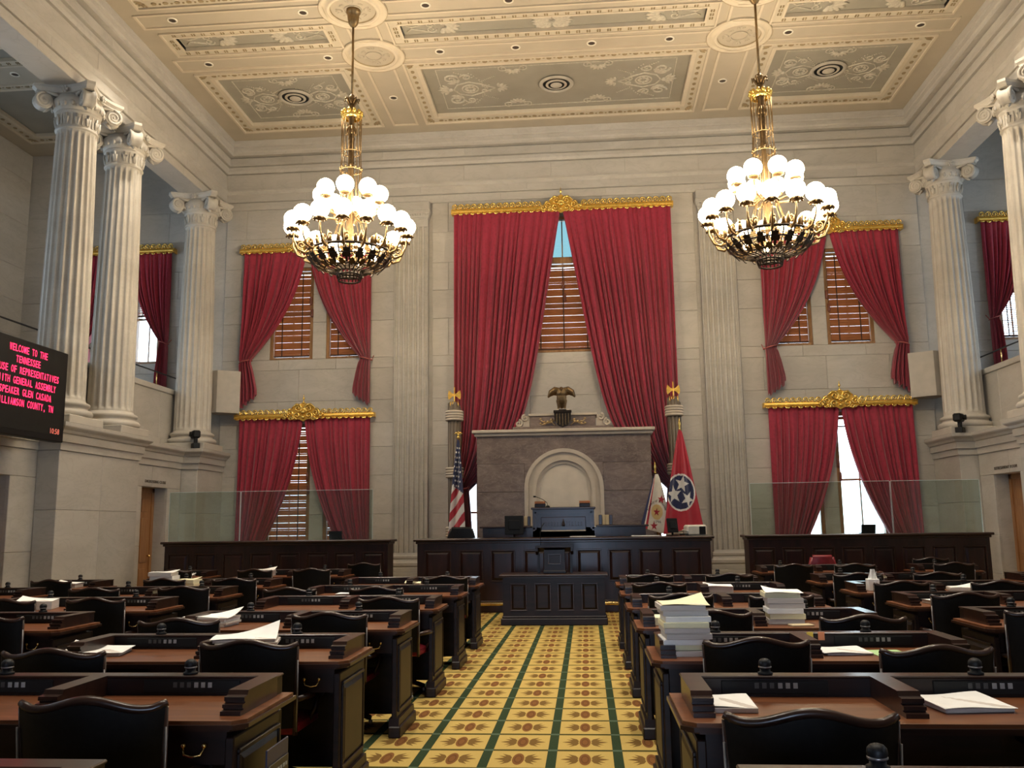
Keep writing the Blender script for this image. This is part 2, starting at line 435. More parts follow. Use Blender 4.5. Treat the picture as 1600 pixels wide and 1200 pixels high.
rb = random.Random(3)
for ci, (z0, z1) in enumerate(courses):
    for (b0, b1) in ((-8.72, -4.28), (-3.30, 3.30), (4.28, 8.72), (-14.25, -9.2), (9.2, 14.25)):
        ops = [(o[0], o[1]) for o in openings if o[2] < z1-1e-3 and o[3] > z0+1e-3]
        if b0 == -3.3 and z0 > 5.7 and z1 < 9.1: ops.append((-1.02, 1.02))
        for s0, s1 in sub_intervals(b0, b1, ops):
            if b0 == -3.3 and 3.5 < z0 < 5.6: xs = [s0, -.87, .87, s1]
            else:
                n = max(1, round((s1-s0)/1.45)); off = .36 if ci % 2 else 0
                xs = [s0]+[s0+(s1-s0)*(j+off)/n for j in range(1 if off == 0 else 0, n)]+[s1]
                xs = sorted(set(round(x, 3) for x in xs))
                xs = [x for j, x in enumerate(xs) if j in (0, len(xs)-1) or (x-s0 > .3 and s1-x > .3)]
            for j in range(len(xs)-1): block(wall_front, xs[j], xs[j+1], FW, FW+.06, z0, z1)

# --- entablature, mitred round the room
prof = [(0,9.78),(0,9.975),(-.03,9.976),(-.03,9.995),(.03,9.996),(.03,10.205),(.06,10.24),(.09,10.27),(.09,10.31),(-.03,10.312),(-.03,10.33),(.0,10.331),(.0,10.75),(-.03,10.751),(-.03,10.77),(.05,10.771),(.08,10.84),(.08,10.93),(.05,10.931),(.05,10.95),(.14,10.951),(.14,11.155),(.08,11.156),(.08,11.185),(.25,11.186),(.25,11.25),(.28,11.28),(.28,11.38),(.26,11.381),(.26,11.395),(.29,11.42),(.30,CZ)]
def entab(name, side):
    mb = MB(); P = prof+[(-.60 if side else -.04, CZ), (-.60 if side else -.04, 9.78)]
    def pt(d, z, e):
        if side == 0:
            return ((-1 if e == 0 else 1)*(8.75-d), 21.75-d, z)
        return (side*(8.75-d), -6 if e == 0 else 21.75-d, z)
    n = len(P); vs = [pt(d, z, 0) for d, z in P]+[pt(d, z, 1) for d, z in P]
    mb.add(vs, [(i, (i+1) % n, n+(i+1) % n, n+i) for i in range(n)]+[list(range(n)), list(range(n, 2*n))])
    return struct(name, mb, MARB)
ent = {0: entab('trim_1', 0), -1: entab('trim_2', -1), 1: entab('trim_3', 1)}
for (z0, z1, d, st) in ((10.335, 10.745, .0, 2.15), (9.785, 9.972, 0, 2.6), (10.955, 11.150, .14, 2.4), (10.0, 10.20, .03, 2.6)):
    k = rb.random()*.8; xs = [-8.74+d]
    while xs[-1] < 7.2-d: xs.append(xs[-1]+st*(.85+.3*rb.random())-(k if len(xs) == 1 else 0))
    xs.append(8.74-d)
    for j in range(len(xs)-1): block(ent[0], xs[j], xs[j+1], 21.742-d, 21.80-d, z0, z1)
    for s in SIDES:
        ys = [11.0]
        while ys[-1] < 20.0: ys.append(ys[-1]+st*(.85+.3*rb.random()))
        ys[-1] = 21.74-d
        for j in range(len(ys)-1):
            xa, xb = sorted((s*(8.742-d), s*(8.80-d))); block(ent[s], xa, xb, ys[j], ys[j+1], z0, z1)

# --- ceiling
ceil = struct('ceiling', MB().box(-14.4, 14.4, -6, 22.3, CZ+.08, CZ+.25), CEILF)
def ring_rect(mb, x0, x1, y0, y1, wx0, wx1, wy0, wy1, zb, zt):
    """flat rectangular frame: outer rect, border widths, bottom zb, top zt"""
    o = [(x0,y0),(x1,y0),(x1,y1),(x0,y1)]; i = [(x0+wx0,y0+wy0),(x1-wx1,y0+wy0),(x1-wx1,y1-wy1),(x0+wx0,y1-wy1)]
    for k in range(4):
        a, b, c, d = o[k], o[(k+1) % 4], i[(k+1) % 4], i[k]
        vs = [(*p, zb) for p in (a,b,c,d)]+[(*p, zt) for p in (a,b,c,d)]
        mb.add(vs, [(0,1,2,3),(4,7,6,5),(0,4,5,1),(2,6,7,3),(1,5,6,2),(3,7,4,0)])
def shell(mb, x, y, z, ang, s):
    vs = []; ca, sa = math.cos(ang), math.sin(ang)
    pts = [(-.45,-.5),(.45,-.5),(.72,-.1),(.62,.25),(.34,.48),(0,.56),(-.34,.48),(-.62,.25),(-.72,-.1)]
    for zz in (z, z-.012):
        for a, b in pts: vs.append((x+s*(a*ca-b*sa), y+s*(a*sa+b*ca), zz))
    n = len(pts); mb.add(vs, [list(range(n)), list(range(n, 2*n))]+[(i,(i+1) % n,n+(i+1) % n,n+i) for i in range(n)])
def fan(mb, x, y, z, ang, s, n=5, sp=2.2):
    for i in range(n):
        a = ang+(i-(n-1)/2)*sp/n
        mb.sphere((x+s*.55*math.cos(a), y+s*.55*math.sin(a), z), s*.5, 6, 4, (1,1,.12))
        q = len(mb.v)-26+0
        M = Matrix.Translation((x+s*.55*math.cos(a), y+s*.55*math.sin(a), z)) @ Matrix.Rotation(a, 4, 'Z') @ Matrix.Diagonal((1,.38,1,1)) @ Matrix.Rotation(-a, 4, 'Z') @ Matrix.Translation((-x-s*.55*math.cos(a), -y-s*.55*math.sin(a), -z))
        mb.xf(M, len(mb.v)-(2+6*3))
def spiral(mb, x, y, z, r, a0, turns, sgn, t, ax=None):
    pts = []
    for i in range(int(10*turns)+1):
        k = i/(10*turns); a = a0+sgn*2*PI*turns*k; rr = r*(1-.85*k)
        pts.append((x+rr*math.cos(a), y+rr*math.sin(a), z))
    mb.tube(pts, [t*(1-.4*i/len(pts)) for i in range(len(pts))], 5)
def ornament(mb, x, y, z, sx, s):
    """triangular arabesque; sx=+1 points towards +x"""
    for i in range(8): mb.sphere((x+.11*s*math.cos(i*PI/4), y+.11*s*math.sin(i*PI/4), z), .05*s, 6, 4, (1,1,.4))
    pts = [(x+.2*s*math.cos(2*PI*i/16), y+.2*s*math.sin(2*PI*i/16), z) for i in range(16)]; mb.tube(pts, .022*s, 5, True)
    pts = [(x+sx*.62*s, y, z), (x+sx*.30*s, y+.22*s, z), (x, y+.36*s, z), (x-sx*.3*s, y+.24*s, z), (x-sx*.42*s, y, z), (x-sx*.3*s, y-.24*s, z), (x, y-.36*s, z), (x+sx*.30*s, y-.22*s, z)]
    mb.tube(pts, .022*s, 5, True)
    for e in SIDES:
        spiral(mb, x-sx*.42*s, y+e*.55*s, z, .20*s, 0, 1.5, e*sx, .03*s)
        spiral(mb, x-sx*.05*s, y+e*.60*s, z, .15*s, PI, 1.4, -e*sx, .024*s)
        spiral(mb, x+sx*.36*s, y+e*.12*s, z, .09*s, PI/2, 1.2, e, .02*s)
        for q in range(9):
            mb.sphere((x+sx*(.05+.055*q)*s, y+e*(.78-.055*q-.02*q*q*.4)*s, z), .026*s, 5, 3, (1,1,.5))
            mb.sphere((x+sx*(.28+.045*q)*s, y+e*(.34+.03*q)*s, z), .022*s, 5, 3, (1,1,.5))
            mb.sphere((x-sx*(.30-.05*q)*s, y+e*(.86-.035*q)*s, z), .028*s, 5, 3, (1,1,.5))
        fan(mb, x-sx*.30*s, y+e*.30*s, z, math.atan2(e*.8, -sx*.5), .24*s, 5, 2.2)
    fan(mb, x+sx*.72*s, y, z, 0 if sx > 0 else PI, .24*s, 7, 3.6)
    fan(mb, x-sx*.52*s, y, z, PI if sx > 0 else 0, .30*s, 5, 2.6)
    mb.sphere((x-sx*.5*s, y, z), .07*s, 8, 5, (1,1,.7))
def palmette(mb, x, y, z, ey, s):
    for e in SIDES: spiral(mb, x+e*.30*s, y, z, .17*s, PI/2*(1 if ey > 0 else -1)+PI, 1.4, e*ey, .022*s)
    fan(mb, x, y+ey*.08*s, z, PI/2 if ey > 0 else -PI/2, .30*s, 7, 3.4)
def panelA(x0, x1, y0, y1, full=True):
    fr = MB(); ring_rect(fr, x0, x1, y0, y1, .33, .33, .25, .36, CZ, CZ+.09); f = obj('panel_border', fr, CEIL, ceil)
    mo = MB(); ring_rect(mo, x0-.02, x1+.02, y0-.02, y1+.02, .05, .05, .05, .05, CZ-.035, CZ+.02); obj('moulding', mo, CEILM, f)
    mi = MB(); ring_rect(mi, x0+.25, x1-.25, y0+.17, y1-.28, .09, .09, .09, .09, CZ-.02, CZ+.07); obj('moulding', mi, CEILM, f)
    sh = MB(); z = CZ-.002
    n = round((x1-x0-.5)/.235)
    for i in range(n):
        x = x0+.27+(x1-x0-.54)*(i+.5)/n
        shell(sh, x, y0+.11, z, 0, .075); shell(sh, x, y1-.14, z, PI, .075)
        if i: 
            for yy in (y0+.09, y1-.12): shell(sh, x-(x1-x0-.54)/n/2, yy, z, 0, .032)
    n = round((y1-y0-.5)/.245)
    for i in range(n):
        y = y0+.27+(y1-y0-.54)*(i+.5)/n
        shell(sh, x0+.14, y, z, -PI/2, .075); shell(sh, x1-.14, y, z, PI/2, .075)
    for cx, cy in ((x0+.14,y0+.12),(x1-.14,y0+.12),(x0+.14,y1-.15),(x1-.14,y1-.15)):
        a = math.atan2(cy-(y0+y1)/2, cx-(x0+x1)/2); fan(sh, cx-.06*math.cos(a), cy-.06*math.sin(a), z, a, .16, 5, 2.6)
    o = obj('shell_stencil', sh, SHELL, f); o['kind'] = 'stuff'
    if full:
        w_ = x1-x0; big = w_ > 5
        cy = (y0+y1)/2-.04
        for sx in SIDES:
            mb = MB(); ornament(mb, (x0+x1)/2-sx*(w_/2-(1.30 if big else 1.12)), cy, CZ+.075, sx, .92 if big else .78)
            obj('arabesque_relief', mb, RELIEF, f)
        mb = MB()
        ring_rect(mb, x0+.62, x1-.62, y0+.50, y1-.58, .018, .018, .018, .018, CZ+.066, CZ+.085)
        for xo in ((-.95, .95) if big else (0,)):
            palmette(mb, (x0+x1)/2+xo, y0+.60, CZ+.075, 1, .72); palmette(mb, (x0+x1)/2+xo, y1-.68, CZ+.075, -1, .72)
        obj('palmette_relief', mb, RELIEF, f)
def panelB(x0, x1, y0, y1):
    fr = MB(); ring_rect(fr, x0, x1, y0, y1, .24, .24, .19, .19, CZ, CZ+.09); f = obj('panel_border', fr, CEIL, ceil)
    mo = MB(); ring_rect(mo, x0-.02, x1+.02, y0-.02, y1+.02, .04, .04, .04, .04, CZ-.03, CZ+.02)
    ring_rect(mo, x0+.19, x1-.19, y0+.15, y1-.15, .05, .05, .05, .05, CZ-.012, CZ+.07); obj('moulding', mo, CEILM, f)
    sh = MB(); n = round((x1-x0-.3)/.21)
    def dia(x, y):
        for i in range(4):
            a = PI/4+i*PI/2; shell(sh, x+.035*math.cos(a), y+.035*math.sin(a), CZ-.002, a-PI/2, .026)
    for i in range(n):
        x = x0+.15+(x1-x0-.3)*(i+.5)/n; dia(x, y0+.09); dia(x, y1-.09)
    for i in range(3):
        y = y0+.24+(y1-y0-.48)*(i+.5)/3; dia(x0+.12, y); dia(x1-.12, y)
    o = obj('lozenge_stencil', sh, SHELL, f); o['kind'] = 'stuff'
    mb = MB(); z = CZ+.075; cy = (y0+y1)/2
    for sx in SIDES:
        ex = (x0+x1)/2+sx*((x1-x0)/2-.85)
        fan(mb, ex-sx*.25, cy, z, PI if sx > 0 else 0, .34, 9, 4.0); spiral(mb, ex+.02*sx, cy+.08, z, .11, 0, 1.4, 1, .018); spiral(mb, ex+.02*sx, cy-.08, z, .11, 0, 1.4, -1, .018)
        mb.tube([(ex+sx*.1, cy+.14, z), (ex+sx*.42, cy+.03, z), (ex+sx*.52, cy+.12, z)], .02, 5); mb.tube([(ex+sx*.1, cy-.14, z), (ex+sx*.42, cy-.03, z), (ex+sx*.52, cy-.12, z)], .02, 5)
    if x1-x0 > 5:
        for a in (0, PI): fan(mb, (x0+x1)/2, cy, z, a, .42, 9, 2.6)
        for sx in SIDES:
            for sy in SIDES: spiral(mb, (x0+x1)/2+sx*.16, cy+sy*.09, z, .10, 0, 1.4, sx*sy, .018)
    obj('anthemion_relief', mb, RELIEF, f)
XP = [(-7.98, -4.40), (-3.30, 3.30), (4.40, 7.98)]
for x0, x1 in XP:
    panelA(x0, x1, 17.98, 20.96); panelB(x0, x1, 16.30, 17.18); panelA(x0, x1, 12.40, 15.40); panelB(x0, x1, 10.70, 11.60)
for s in SIDES:
    a, b = sorted((s*13.7, s*10.0)); panelA(a, b, 17.98, 20.96, False); panelB(a, b, 16.30, 17.18); panelA(a, b, 12.4, 15.4, False)
# flat beams between the panels
bm_ = MB(); rib = MB()
def beam(x0, x1, y0, y1): bm_.box(x0, x1, y0, y1, CZ+.005, CZ+.09)
for y0, y1 in ((20.96, 21.46), (17.18, 17.98), (15.40, 16.30), (11.60, 12.40)): beam(-8.46, 8.46, y0, y1)
for s in SIDES:
    for xa, xb in ((3.30, 4.40), (7.98, 8.46)):
        for y0, y1 in ((17.98, 20.96), (16.30, 17.18), (12.40, 15.40), (10.7, 11.6)):
            a, b = sorted((s*xa, s*xb)); beam(a, b, y0, y1)
beam(-8.46, 8.46, -6, 10.7)
for s in SIDES:
    a, b = sorted((s*9.34, s*14.3))
    for y0, y1 in ((20.96, 21.8), (17.18, 17.98), (15.4, 16.3), (-6, 12.4)): beam(a, b, y0, y1)
    for y0, y1 in ((17.98, 20.96), (16.3, 17.18), (12.4, 15.4)):
        for xa, xb in ((9.34, 10.0), (13.7, 14.3)): a2, b2 = sorted((s*xa, s*xb)); beam(a2, b2, y0, y1)
obj('beam_soffit', bm_, CEIL2, ceil)
for yc in (17.58, 15.85):
    for x0, x1 in ((-8.2, -4.42), (-3.24, 3.24), (4.42, 8.2)): ring_rect(rib, x0, x1, yc-.25, yc+.25, .045, .045, .045, .045, CZ-.025, CZ+.02)
for s in SIDES:
    for y0, y1 in ((18.16, 20.98), (16.42, 17.06), (13.0, 15.2)): ring_rect(rib, s*3.83-.32, s*3.83+.32, y0, y1, .05, .05, .05, .05, CZ-.025, CZ+.02)
obj('beam_moulding', rib, CEILM, ceil)
# medallions where the beams cross
for s in SIDES:
    for yc in (17.58, 15.85):
        c = (s*3.85, yc, CZ)
        mb = MB(); mb.lathe([(.30,-.005),(.44,-.005),(.45,-.05),(.49,-.06),(.52,-.05),(.53,0),(.60,-.012),(.63,-.03),(.66,-.03),(.68,.01),(.02,.012)], 40, c, True, False)
        o = obj('medallion', mb, CEILM, ceil)
        mb = MB(); mb.lathe([(.435,-.008),(.455,-.052),(.462,-.052),(.458,-.008)], 40, c, True, False); mb.lathe([(.665,-.031),(.675,-.031)], 40, c, True, False); obj('painted_shadow_line', mb, SHELL, o)  # dark rings painted in as the shade of the medallion's grooves
        mb = MB(); mb.lathe([(.0,-.012),(.30,-.012),(.44,-.006)], 32, c, True, False)
        for i in range(8): fan(mb, c[0]+.20*math.cos(i*PI/4), c[1]+.20*math.sin(i*PI/4), CZ-.015, i*PI/4, .15 if i % 2 == 0 else .10, 3, 1.6)
        mb.tube([(c[0]+.17*math.cos(2*PI*i/20), c[1]+.17*math.sin(2*PI*i/20), CZ-.02) for i in range(20)], .014, 5, True)
        obj('rosette', mb, CEIL2, o)

# --- side walls: lower recessed wall, pedestals, ledges, galleries
DOORS = {-1: [(18.53, 19.71), (12.85, 14.08)], 1: [(18.53, 19.71), (12.85, 14.08)]}
LEDGE = [(0,2.98),(.03,2.981),(.03,3.12),(.07,3.121),(.07,3.26),(.10,3.275),(.125,3.32),(.18,3.365),(.19,3.385),(.19,3.45)]
for s in SIDES:
    nm = 'left' if s < 0 else 'right'
    def X(a, b): return sorted((s*a, s*b))
    mb = MB(); zt = 2.51
    for y0, y1 in sub_intervals(-6, FW+.05, DOORS[s]): mb.box(*X(9.06, 9.5), y0, y1, 0, 3.4)
    for y0, y1 in DOORS[s]: mb.box(*X(9.06, 9.5), y0, y1, zt, 3.4)
    wl = struct('wall_'+nm, mb, MARB)
    # courses on the recessed wall
    for z0, z1 in ((0,.45),(.45,1.25),(1.25,2.51),(2.51,2.98)):
        cuts = DOORS[s] if z0 < 2.5 else []
        for y0, y1 in sub_intervals(11.5, FW, cuts+[(14.80, 17.56), (20.36, FW)]):
            n = max(1, round((y1-y0)/1.6))
            for j in range(n): block(wl, *X(9.0, 9.07), y0+(y1-y0)*j/n, y0+(y1-y0)*(j+1)/n, z0, z1)
    # pedestals below the columns
    for y0, y1 in ((14.80, 17.56), (20.36, FW), (6.0, 8.9)):
        mb = MB(); mb.box(*X(8.62, 9.1), y0, y1, 0, 2.98); p = obj('pedestal', mb, MARB, wl)
        for z0, z1 in ((0,.45),(.45,1.95),(1.95,2.98)):
            n = 2 if (y1-y0) > 2 and z0 > .4 else 1
            for j in range(n):
                c0 = .03 if z0 == 0 else 0
                block(p, *X(8.60-c0, 9.0), y0-.02-c0+(y1-y0+.04+2*c0)*j/n, y0-.02-c0+(y1-y0+.04+2*c0)*(j+1)/n if y1 < FW else y1, z0, z1)
    # ledge cornice following the pedestals
    mb = MB()
    path = [(9.0, -6), (9.0, 6.0), (8.6, 6.0), (8.6, 8.9), (9.0, 8.9), (9.0, 14.78), (8.6, 14.78), (8.6, 17.58), (9.0, 17.58), (9.0, 20.34), (8.6, 20.34), (8.6, FW)]
    n = len(LEDGE); rows = []
    for i, (px, py) in enumerate(path):
        dx = dy = 0
        if i in (2, 6, 10): dx, dy = -1, -1
        elif i in (3, 7): dx, dy = -1, 1
        elif i in (1, 5, 9): dx, dy = -1, -1
        elif i in (4, 8): dx, dy = -1, 1
        else: dx, dy = -1, 0
        rows.append([(s*(px+dx*d), py+dy*d, z) for d, z in LEDGE])
    vs = [p for r in rows for p in r]; fs = []
    for i in range(len(path)-1):
        for j in range(n-1): fs.append((i*n+j, (i+1)*n+j, (i+1)*n+j+1, i*n+j+1))
    mb.add(vs, fs)
    mb.box(*X(8.82, 9.8), -6, FW, 3.40, 3.449)
    for y0, y1 in ((6.0-.185, 8.9+.185), (14.78-.185, 17.58+.185), (20.34-.185, FW)): mb.box(*X(8.415, 9.0), y0, y1, 3.40, 3.449)
    obj('ledge_cornice', mb, MARB, wl)
    # gallery parapet, floor, outer wall
    mb = MB(); mb.box(*X(9.50, 9.68), -6, 21.35, 3.44, 4.86); par = struct('wall_gallery_parapet_'+nm, mb, MARB)
    ys = [-6, 3, 8, 11.2, 14.0, 16.3, 18.6, 20.1, 21.36]
    for j in range(len(ys)-1):
        block(par, *X(9.46, 9.5), ys[j], ys[j+1], 3.72, 4.80); block(par, *X(9.42, 9.5), ys[j], ys[j+1], 3.45, 3.72)
    mb = MB(); mb.box(*X(9.43, 9.74), -6, 21.38, 4.80, 4.93, .015); obj('coping', mb, MARB, par)
    struct('floor_gallery_'+nm, MB().box(*X(9.3, 14.3), -6, FW+.05, 3.2, 3.44), plain('gallery_carpet_'+nm, (.10,.07,.05), .95))
    mb = MB(); ow = [(18.0, 19.9), (1.5, 3.5), (8.5, 10.5)]
    for y0, y1 in sub_intervals(-6, FW+.4, ow): mb.box(*X(14.25, 14.7), y0, y1, 3.2, CZ+.1)
    for y0, y1 in ow: mb.box(*X(14.25, 14.7), y0, y1, 3.2, 5.6); mb.box(*X(14.25, 14.7), y0, y1, 8.4, CZ+.1)
    owl = struct('wall_outer_'+nm, mb, MARB)
    for z0, z1 in ((3.45,4.6),(4.6,5.6),(5.6,6.6),(6.6,7.5),(7.5,8.4),(8.4,9.6),(9.6,10.8),(10.8,CZ)):
        for y0, y1 in sub_intervals(14.0, FW, ow if 5.5 < z0 < 8.3 else []):
            n = max(1, round((y1-y0)/1.5))
            for j in range(n): block(owl, *X(14.18, 14.26), y0+(y1-y0)*j/n, y0+(y1-y0)*(j+1)/n, z0, z1)
    # doors: reveal, frame, panelled leaf
    for di, (y0, y1) in enumerate(DOORS[s]):
        mb = MB(); mb.box(*X(9.30, 9.36), y0, y0+.10, 0, zt); mb.box(*X(9.30, 9.36), y1-.10, y1, 0, zt); mb.box(*X(9.30, 9.36), y0, y1, zt-.10, zt)
        d = struct('door_%d' % (1+di+(0 if s < 0 else 2)), mb, OAKD)
        mb = MB(); mb.box(*X(9.33, 9.38), y0+.10, y1-.10, .01, zt-.10); leaf = obj('leaf', mb, OAKD, d)
        w2 = (y1-y0-.2)
        for ya, yb in ((y0+.2, y0+.1+w2/2-.06), (y0+.1+w2/2+.06, y1-.2)):
            for za, zb in ((.18, .75), (.88, 1.85), (1.98, 2.27)):
                m2 = MB(); m2.box(*X(9.315, 9.335), ya, yb, za, zb, .018); obj('door_panel', m2, OAKD, leaf)
        m2 = MB(); m2.sphere((s*9.27, y0+.19 if s > 0 else y1-.19, 1.02), .032); m2.tube([(s*9.33, y0+.19 if s > 0 else y1-.19, 1.02), (s*9.27, y0+.19 if s > 0 else y1-.19, 1.02)], .012); obj('door_knob', m2, BRASS, leaf)
    me = text_mesh('ENGROSSING CLERK' if s < 0 else 'REFRESHMENT ROOM', .088, .004, spacing=1.22)
    t = obj('door_lettering', me, plain('carved_letter_paint_'+nm, (.12,.10,.08), .8), wl); t.rotation_euler = (PI/2, 0, -s*PI/2); t.location = (s*8.995, 19.12, 2.60)
# rear wall with the open double door at the end of the aisle
mb = MB()
for x0, x1 in sub_intervals(-14.3, 14.3, [(-1.2,1.0)]): mb.box(x0, x1, -6.3, -6, 0, CZ+.2)
mb.box(-1.2, 1.0, -6.3, -6, 2.85, CZ+.2)
struct('wall_rear', mb, MARB)
# ================================================================ columns and pilasters
def volute(mb, c, d, r, th):
    """scroll disc centred at c, leaning out along unit direction d (xy); spirals on both cheeks"""
    d = Vector((d[0], d[1], 0)).normalized(); a = Vector((-d.y, d.x, 0)); up = Vector((0,0,1)); c = Vector(c)
    n = 20; prof_ = [(0,-th/2), (r*.9,-th/2), (r,-th/2+.015), (r*.86,-th*.2), (r*.86,th*.2), (r,th/2-.015), (r*.9,th/2), (0,th/2)]
    vs = [c+a*h+(d*math.cos(2*PI*i/n)+up*math.sin(2*PI*i/n))*rr for rr, h in prof_ for i in range(n)]
    fs = [(j*n+i, j*n+(i+1) % n, (j+1)*n+(i+1) % n, (j+1)*n+i) for j in range(len(prof_)-1) for i in range(n)]
    mb.add(vs, fs, True)
    for e in SIDES:
        pts = []
        for i in range(27):
            k = i/26; an = PI*.5-2*PI*2.1*k; rr = r*.9*(1-.86*k)
            pts.append(c+a*e*(th/2)+(d*math.cos(an)+up*math.sin(an))*rr)
        mb.tube(pts, [.029*(1-.6*i/26) for i in range(27)], 5)
        mb.sphere(c+a*e*(th/2), r*.13, 6, 4)
def make_column():
    t = thing('ionic_column', '', 'column')
    NF = 20
    mb = MB(); mb.box(-.55,.55,-.55,.55,0,.15,.012); obj('plinth', mb, MARBC, t)
    mb = MB(); mb.lathe([(.54,.15),(.57,.19),(.57,.23),(.54,.27),(.49,.285),(.475,.31),(.485,.335),(.51,.345),(.52,.37),(.51,.40),(.47,.42),(.445,.43),(.435,.46)], 40); obj('base', mb, MARBC, t)
    def mod(r, z, a):
        k = min(1, max(0, (z-.50)/.10), max(0, (5.50-z)/.08))
        k = max(0, k)**.5
        u = (a*NF/(2*PI)) % 1
        g = max(0, 1-((u-.5)/.40)**2)**.5
        return r-.042*g*k
    zs = [.455,.50,.52,.55,.60]+[.6+4.8*i/9 for i in range(1,10)]+[5.44,5.47,5.50,5.54]
    pr = [(.43-.08*max(0, (z-.46)/5.08)**1.5, z) for z in zs]
    mb = MB(); mb.lathe(pr, NF*10, smooth=True, mod=mod, caps=False); obj('shaft', mb, MARBC, t)
    mb = MB(); mb.lathe([(.352,5.53),(.375,5.54),(.38,5.56),(.365,5.58),(.355,5.60),(.365,5.80),(.385,5.84),(.40,5.86),(.385,5.90)], 40, caps=False)
    nk = obj('necking', mb, MARBC, t)
    mb = MB()
    for i in range(12):
        a = 2*PI*i/12
        for da, hh in ((0,.20),(-.09,.13),(.09,.13)):
            mb.tube([(.362*math.cos(a+da*.4),.362*math.sin(a+da*.4),5.62),(.385*math.cos(a+da),.385*math.sin(a+da),5.62+hh)], [.016,.024], 5)
        b = a+PI/12; mb.box(-.006,.006,-.012,.012,5.60,5.83); mb.xf(Matrix.Rotation(b,4,'Z') @ Matrix.Translation((.37,0,0)), len(mb.v)-8)
    obj('palmette_frieze', mb, MARBC, nk)
    cap = obj('capital', MB().lathe([(.37,5.88),(.40,5.92),(.45,5.99),(.47,6.06),(.44,6.12),(.40,6.20)], 32, caps=False), MARBC, t)
    mb = MB()
    for i in range(20):
        a = 2*PI*i/20; mb.sphere((.445*math.cos(a), .445*math.sin(a), 6.00), .045, 6, 5, (.8,.8,1.3))
        b = a+PI/20; mb.tube([(.44*math.cos(b), .44*math.sin(b), 6.06), (.43*math.cos(b), .43*math.sin(b), 5.93)], [.016,.005], 4)
    obj('egg_and_dart', mb, MARBC, cap)
    for i in range(4):
        a = PI/4+i*PI/2; d = (math.cos(a), math.sin(a))
        mb = MB(); volute(mb, (.615*d[0], .615*d[1], 6.035), d, .165, .20)
        mb.tube([(.40*d[0],.40*d[1],6.17),(.52*d[0],.52*d[1],6.185),(.63*d[0],.63*d[1],6.19)], [.05,.06,.05], 6)
        for e in SIDES:
            q = a+e*.42; mb.tube([(.33*math.cos(q), .33*math.sin(q), 6.15), (.46*math.cos(a+e*.3), .46*math.sin(a+e*.3), 6.17), (.60*math.cos(a+e*.17), .60*math.sin(a+e*.17), 6.19)], [.03,.035,.02], 5)
        mb.tube([(.52*d[0],.52*d[1],5.93),(.56*d[0],.56*d[1],5.86),(.60*d[0],.60*d[1],5.83)], [.05,.03,.008], 5)
        obj('volute', mb, MARBC, cap)
    # abacus with hollow sides
    mb = MB()
    def ab(k):
        out = []
        for i in range(4):
            a = PI/4+i*PI/2; c = Vector((math.cos(a), math.sin(a))); tng = Vector((-c.y, c.x))
            p0 = c*.80*k-tng*.075*k; p1 = c*.80*k+tng*.075*k
            out += [p0, p1]
            b = a+PI/4; mid = Vector((math.cos(b), math.sin(b)))*.47*k
            nx = a+PI/2; c2 = Vector((math.cos(nx), math.sin(nx))); t2 = Vector((-c2.y, c2.x)); q = c2*.80*k-t2*.075*k
            for j in range(1, 8):
                w_ = j/8; out.append((p1*(1-w_)+q*w_)*1.0+(mid-(p1+q)/2)*(4*w_*(1-w_)))
        return out
    lay = [(.93,6.19),(.93,6.22),(.97,6.25),(1.0,6.27),(1.0,6.325)]
    n = len(ab(1)); vs = [(p.x, p.y, z) for k, z in lay for p in ab(k)]
    fs = [(j*n+i, j*n+(i+1) % n, (j+1)*n+(i+1) % n, (j+1)*n+i) for j in range(len(lay)-1) for i in range(n)]+[list(range(n)), [(len(lay)-1)*n+i for i in range(n)]]
    mb.add(vs, fs)
    for i in range(4):
        b = i*PI/2
        for j in range(6):
            q = j*PI/3; mb.sphere((.49*math.cos(b)-.045*math.cos(q)*math.sin(b), .49*math.sin(b)+.045*math.cos(q)*math.cos(b), 6.235+.045*math.sin(q)), .03, 5, 4)
        mb.sphere((.50*math.cos(b), .50*math.sin(b), 6.235), .03, 6, 4)
    obj('abacus', mb, MARBC, cap)
    return t
colp = make_column()
CL = [(-9.0, 15.32, 'fluted Ionic marble column whose shaft stands half behind the LED scoreboard'),
      (-9.0, 17.07, 'fluted Ionic marble column paired close behind the one beside the scoreboard'),
      (-9.0, 20.85, 'fluted Ionic marble column in corner, on the scoreboard side of the hall'),
      (9.0, 20.85, 'fluted Ionic marble column in corner, opposite the scoreboard'),
      (9.0, 17.07, 'fluted Ionic marble column at gallery opposite scoreboard, hiding half the shaded curtain'),
      (9.0, 15.32, 'fluted Ionic marble column of the pair opposite the scoreboard, farther from corner')]
for i, (x, y, lb) in enumerate(CL):
    if i == 0: o = colp; o.location = (x, y, 3.452); o['label'] = lb; o['group'] = 'gallery columns'; KIDS(o)
    else: dup(colp, (x, y, 3.452), 0, lb, 'gallery columns')

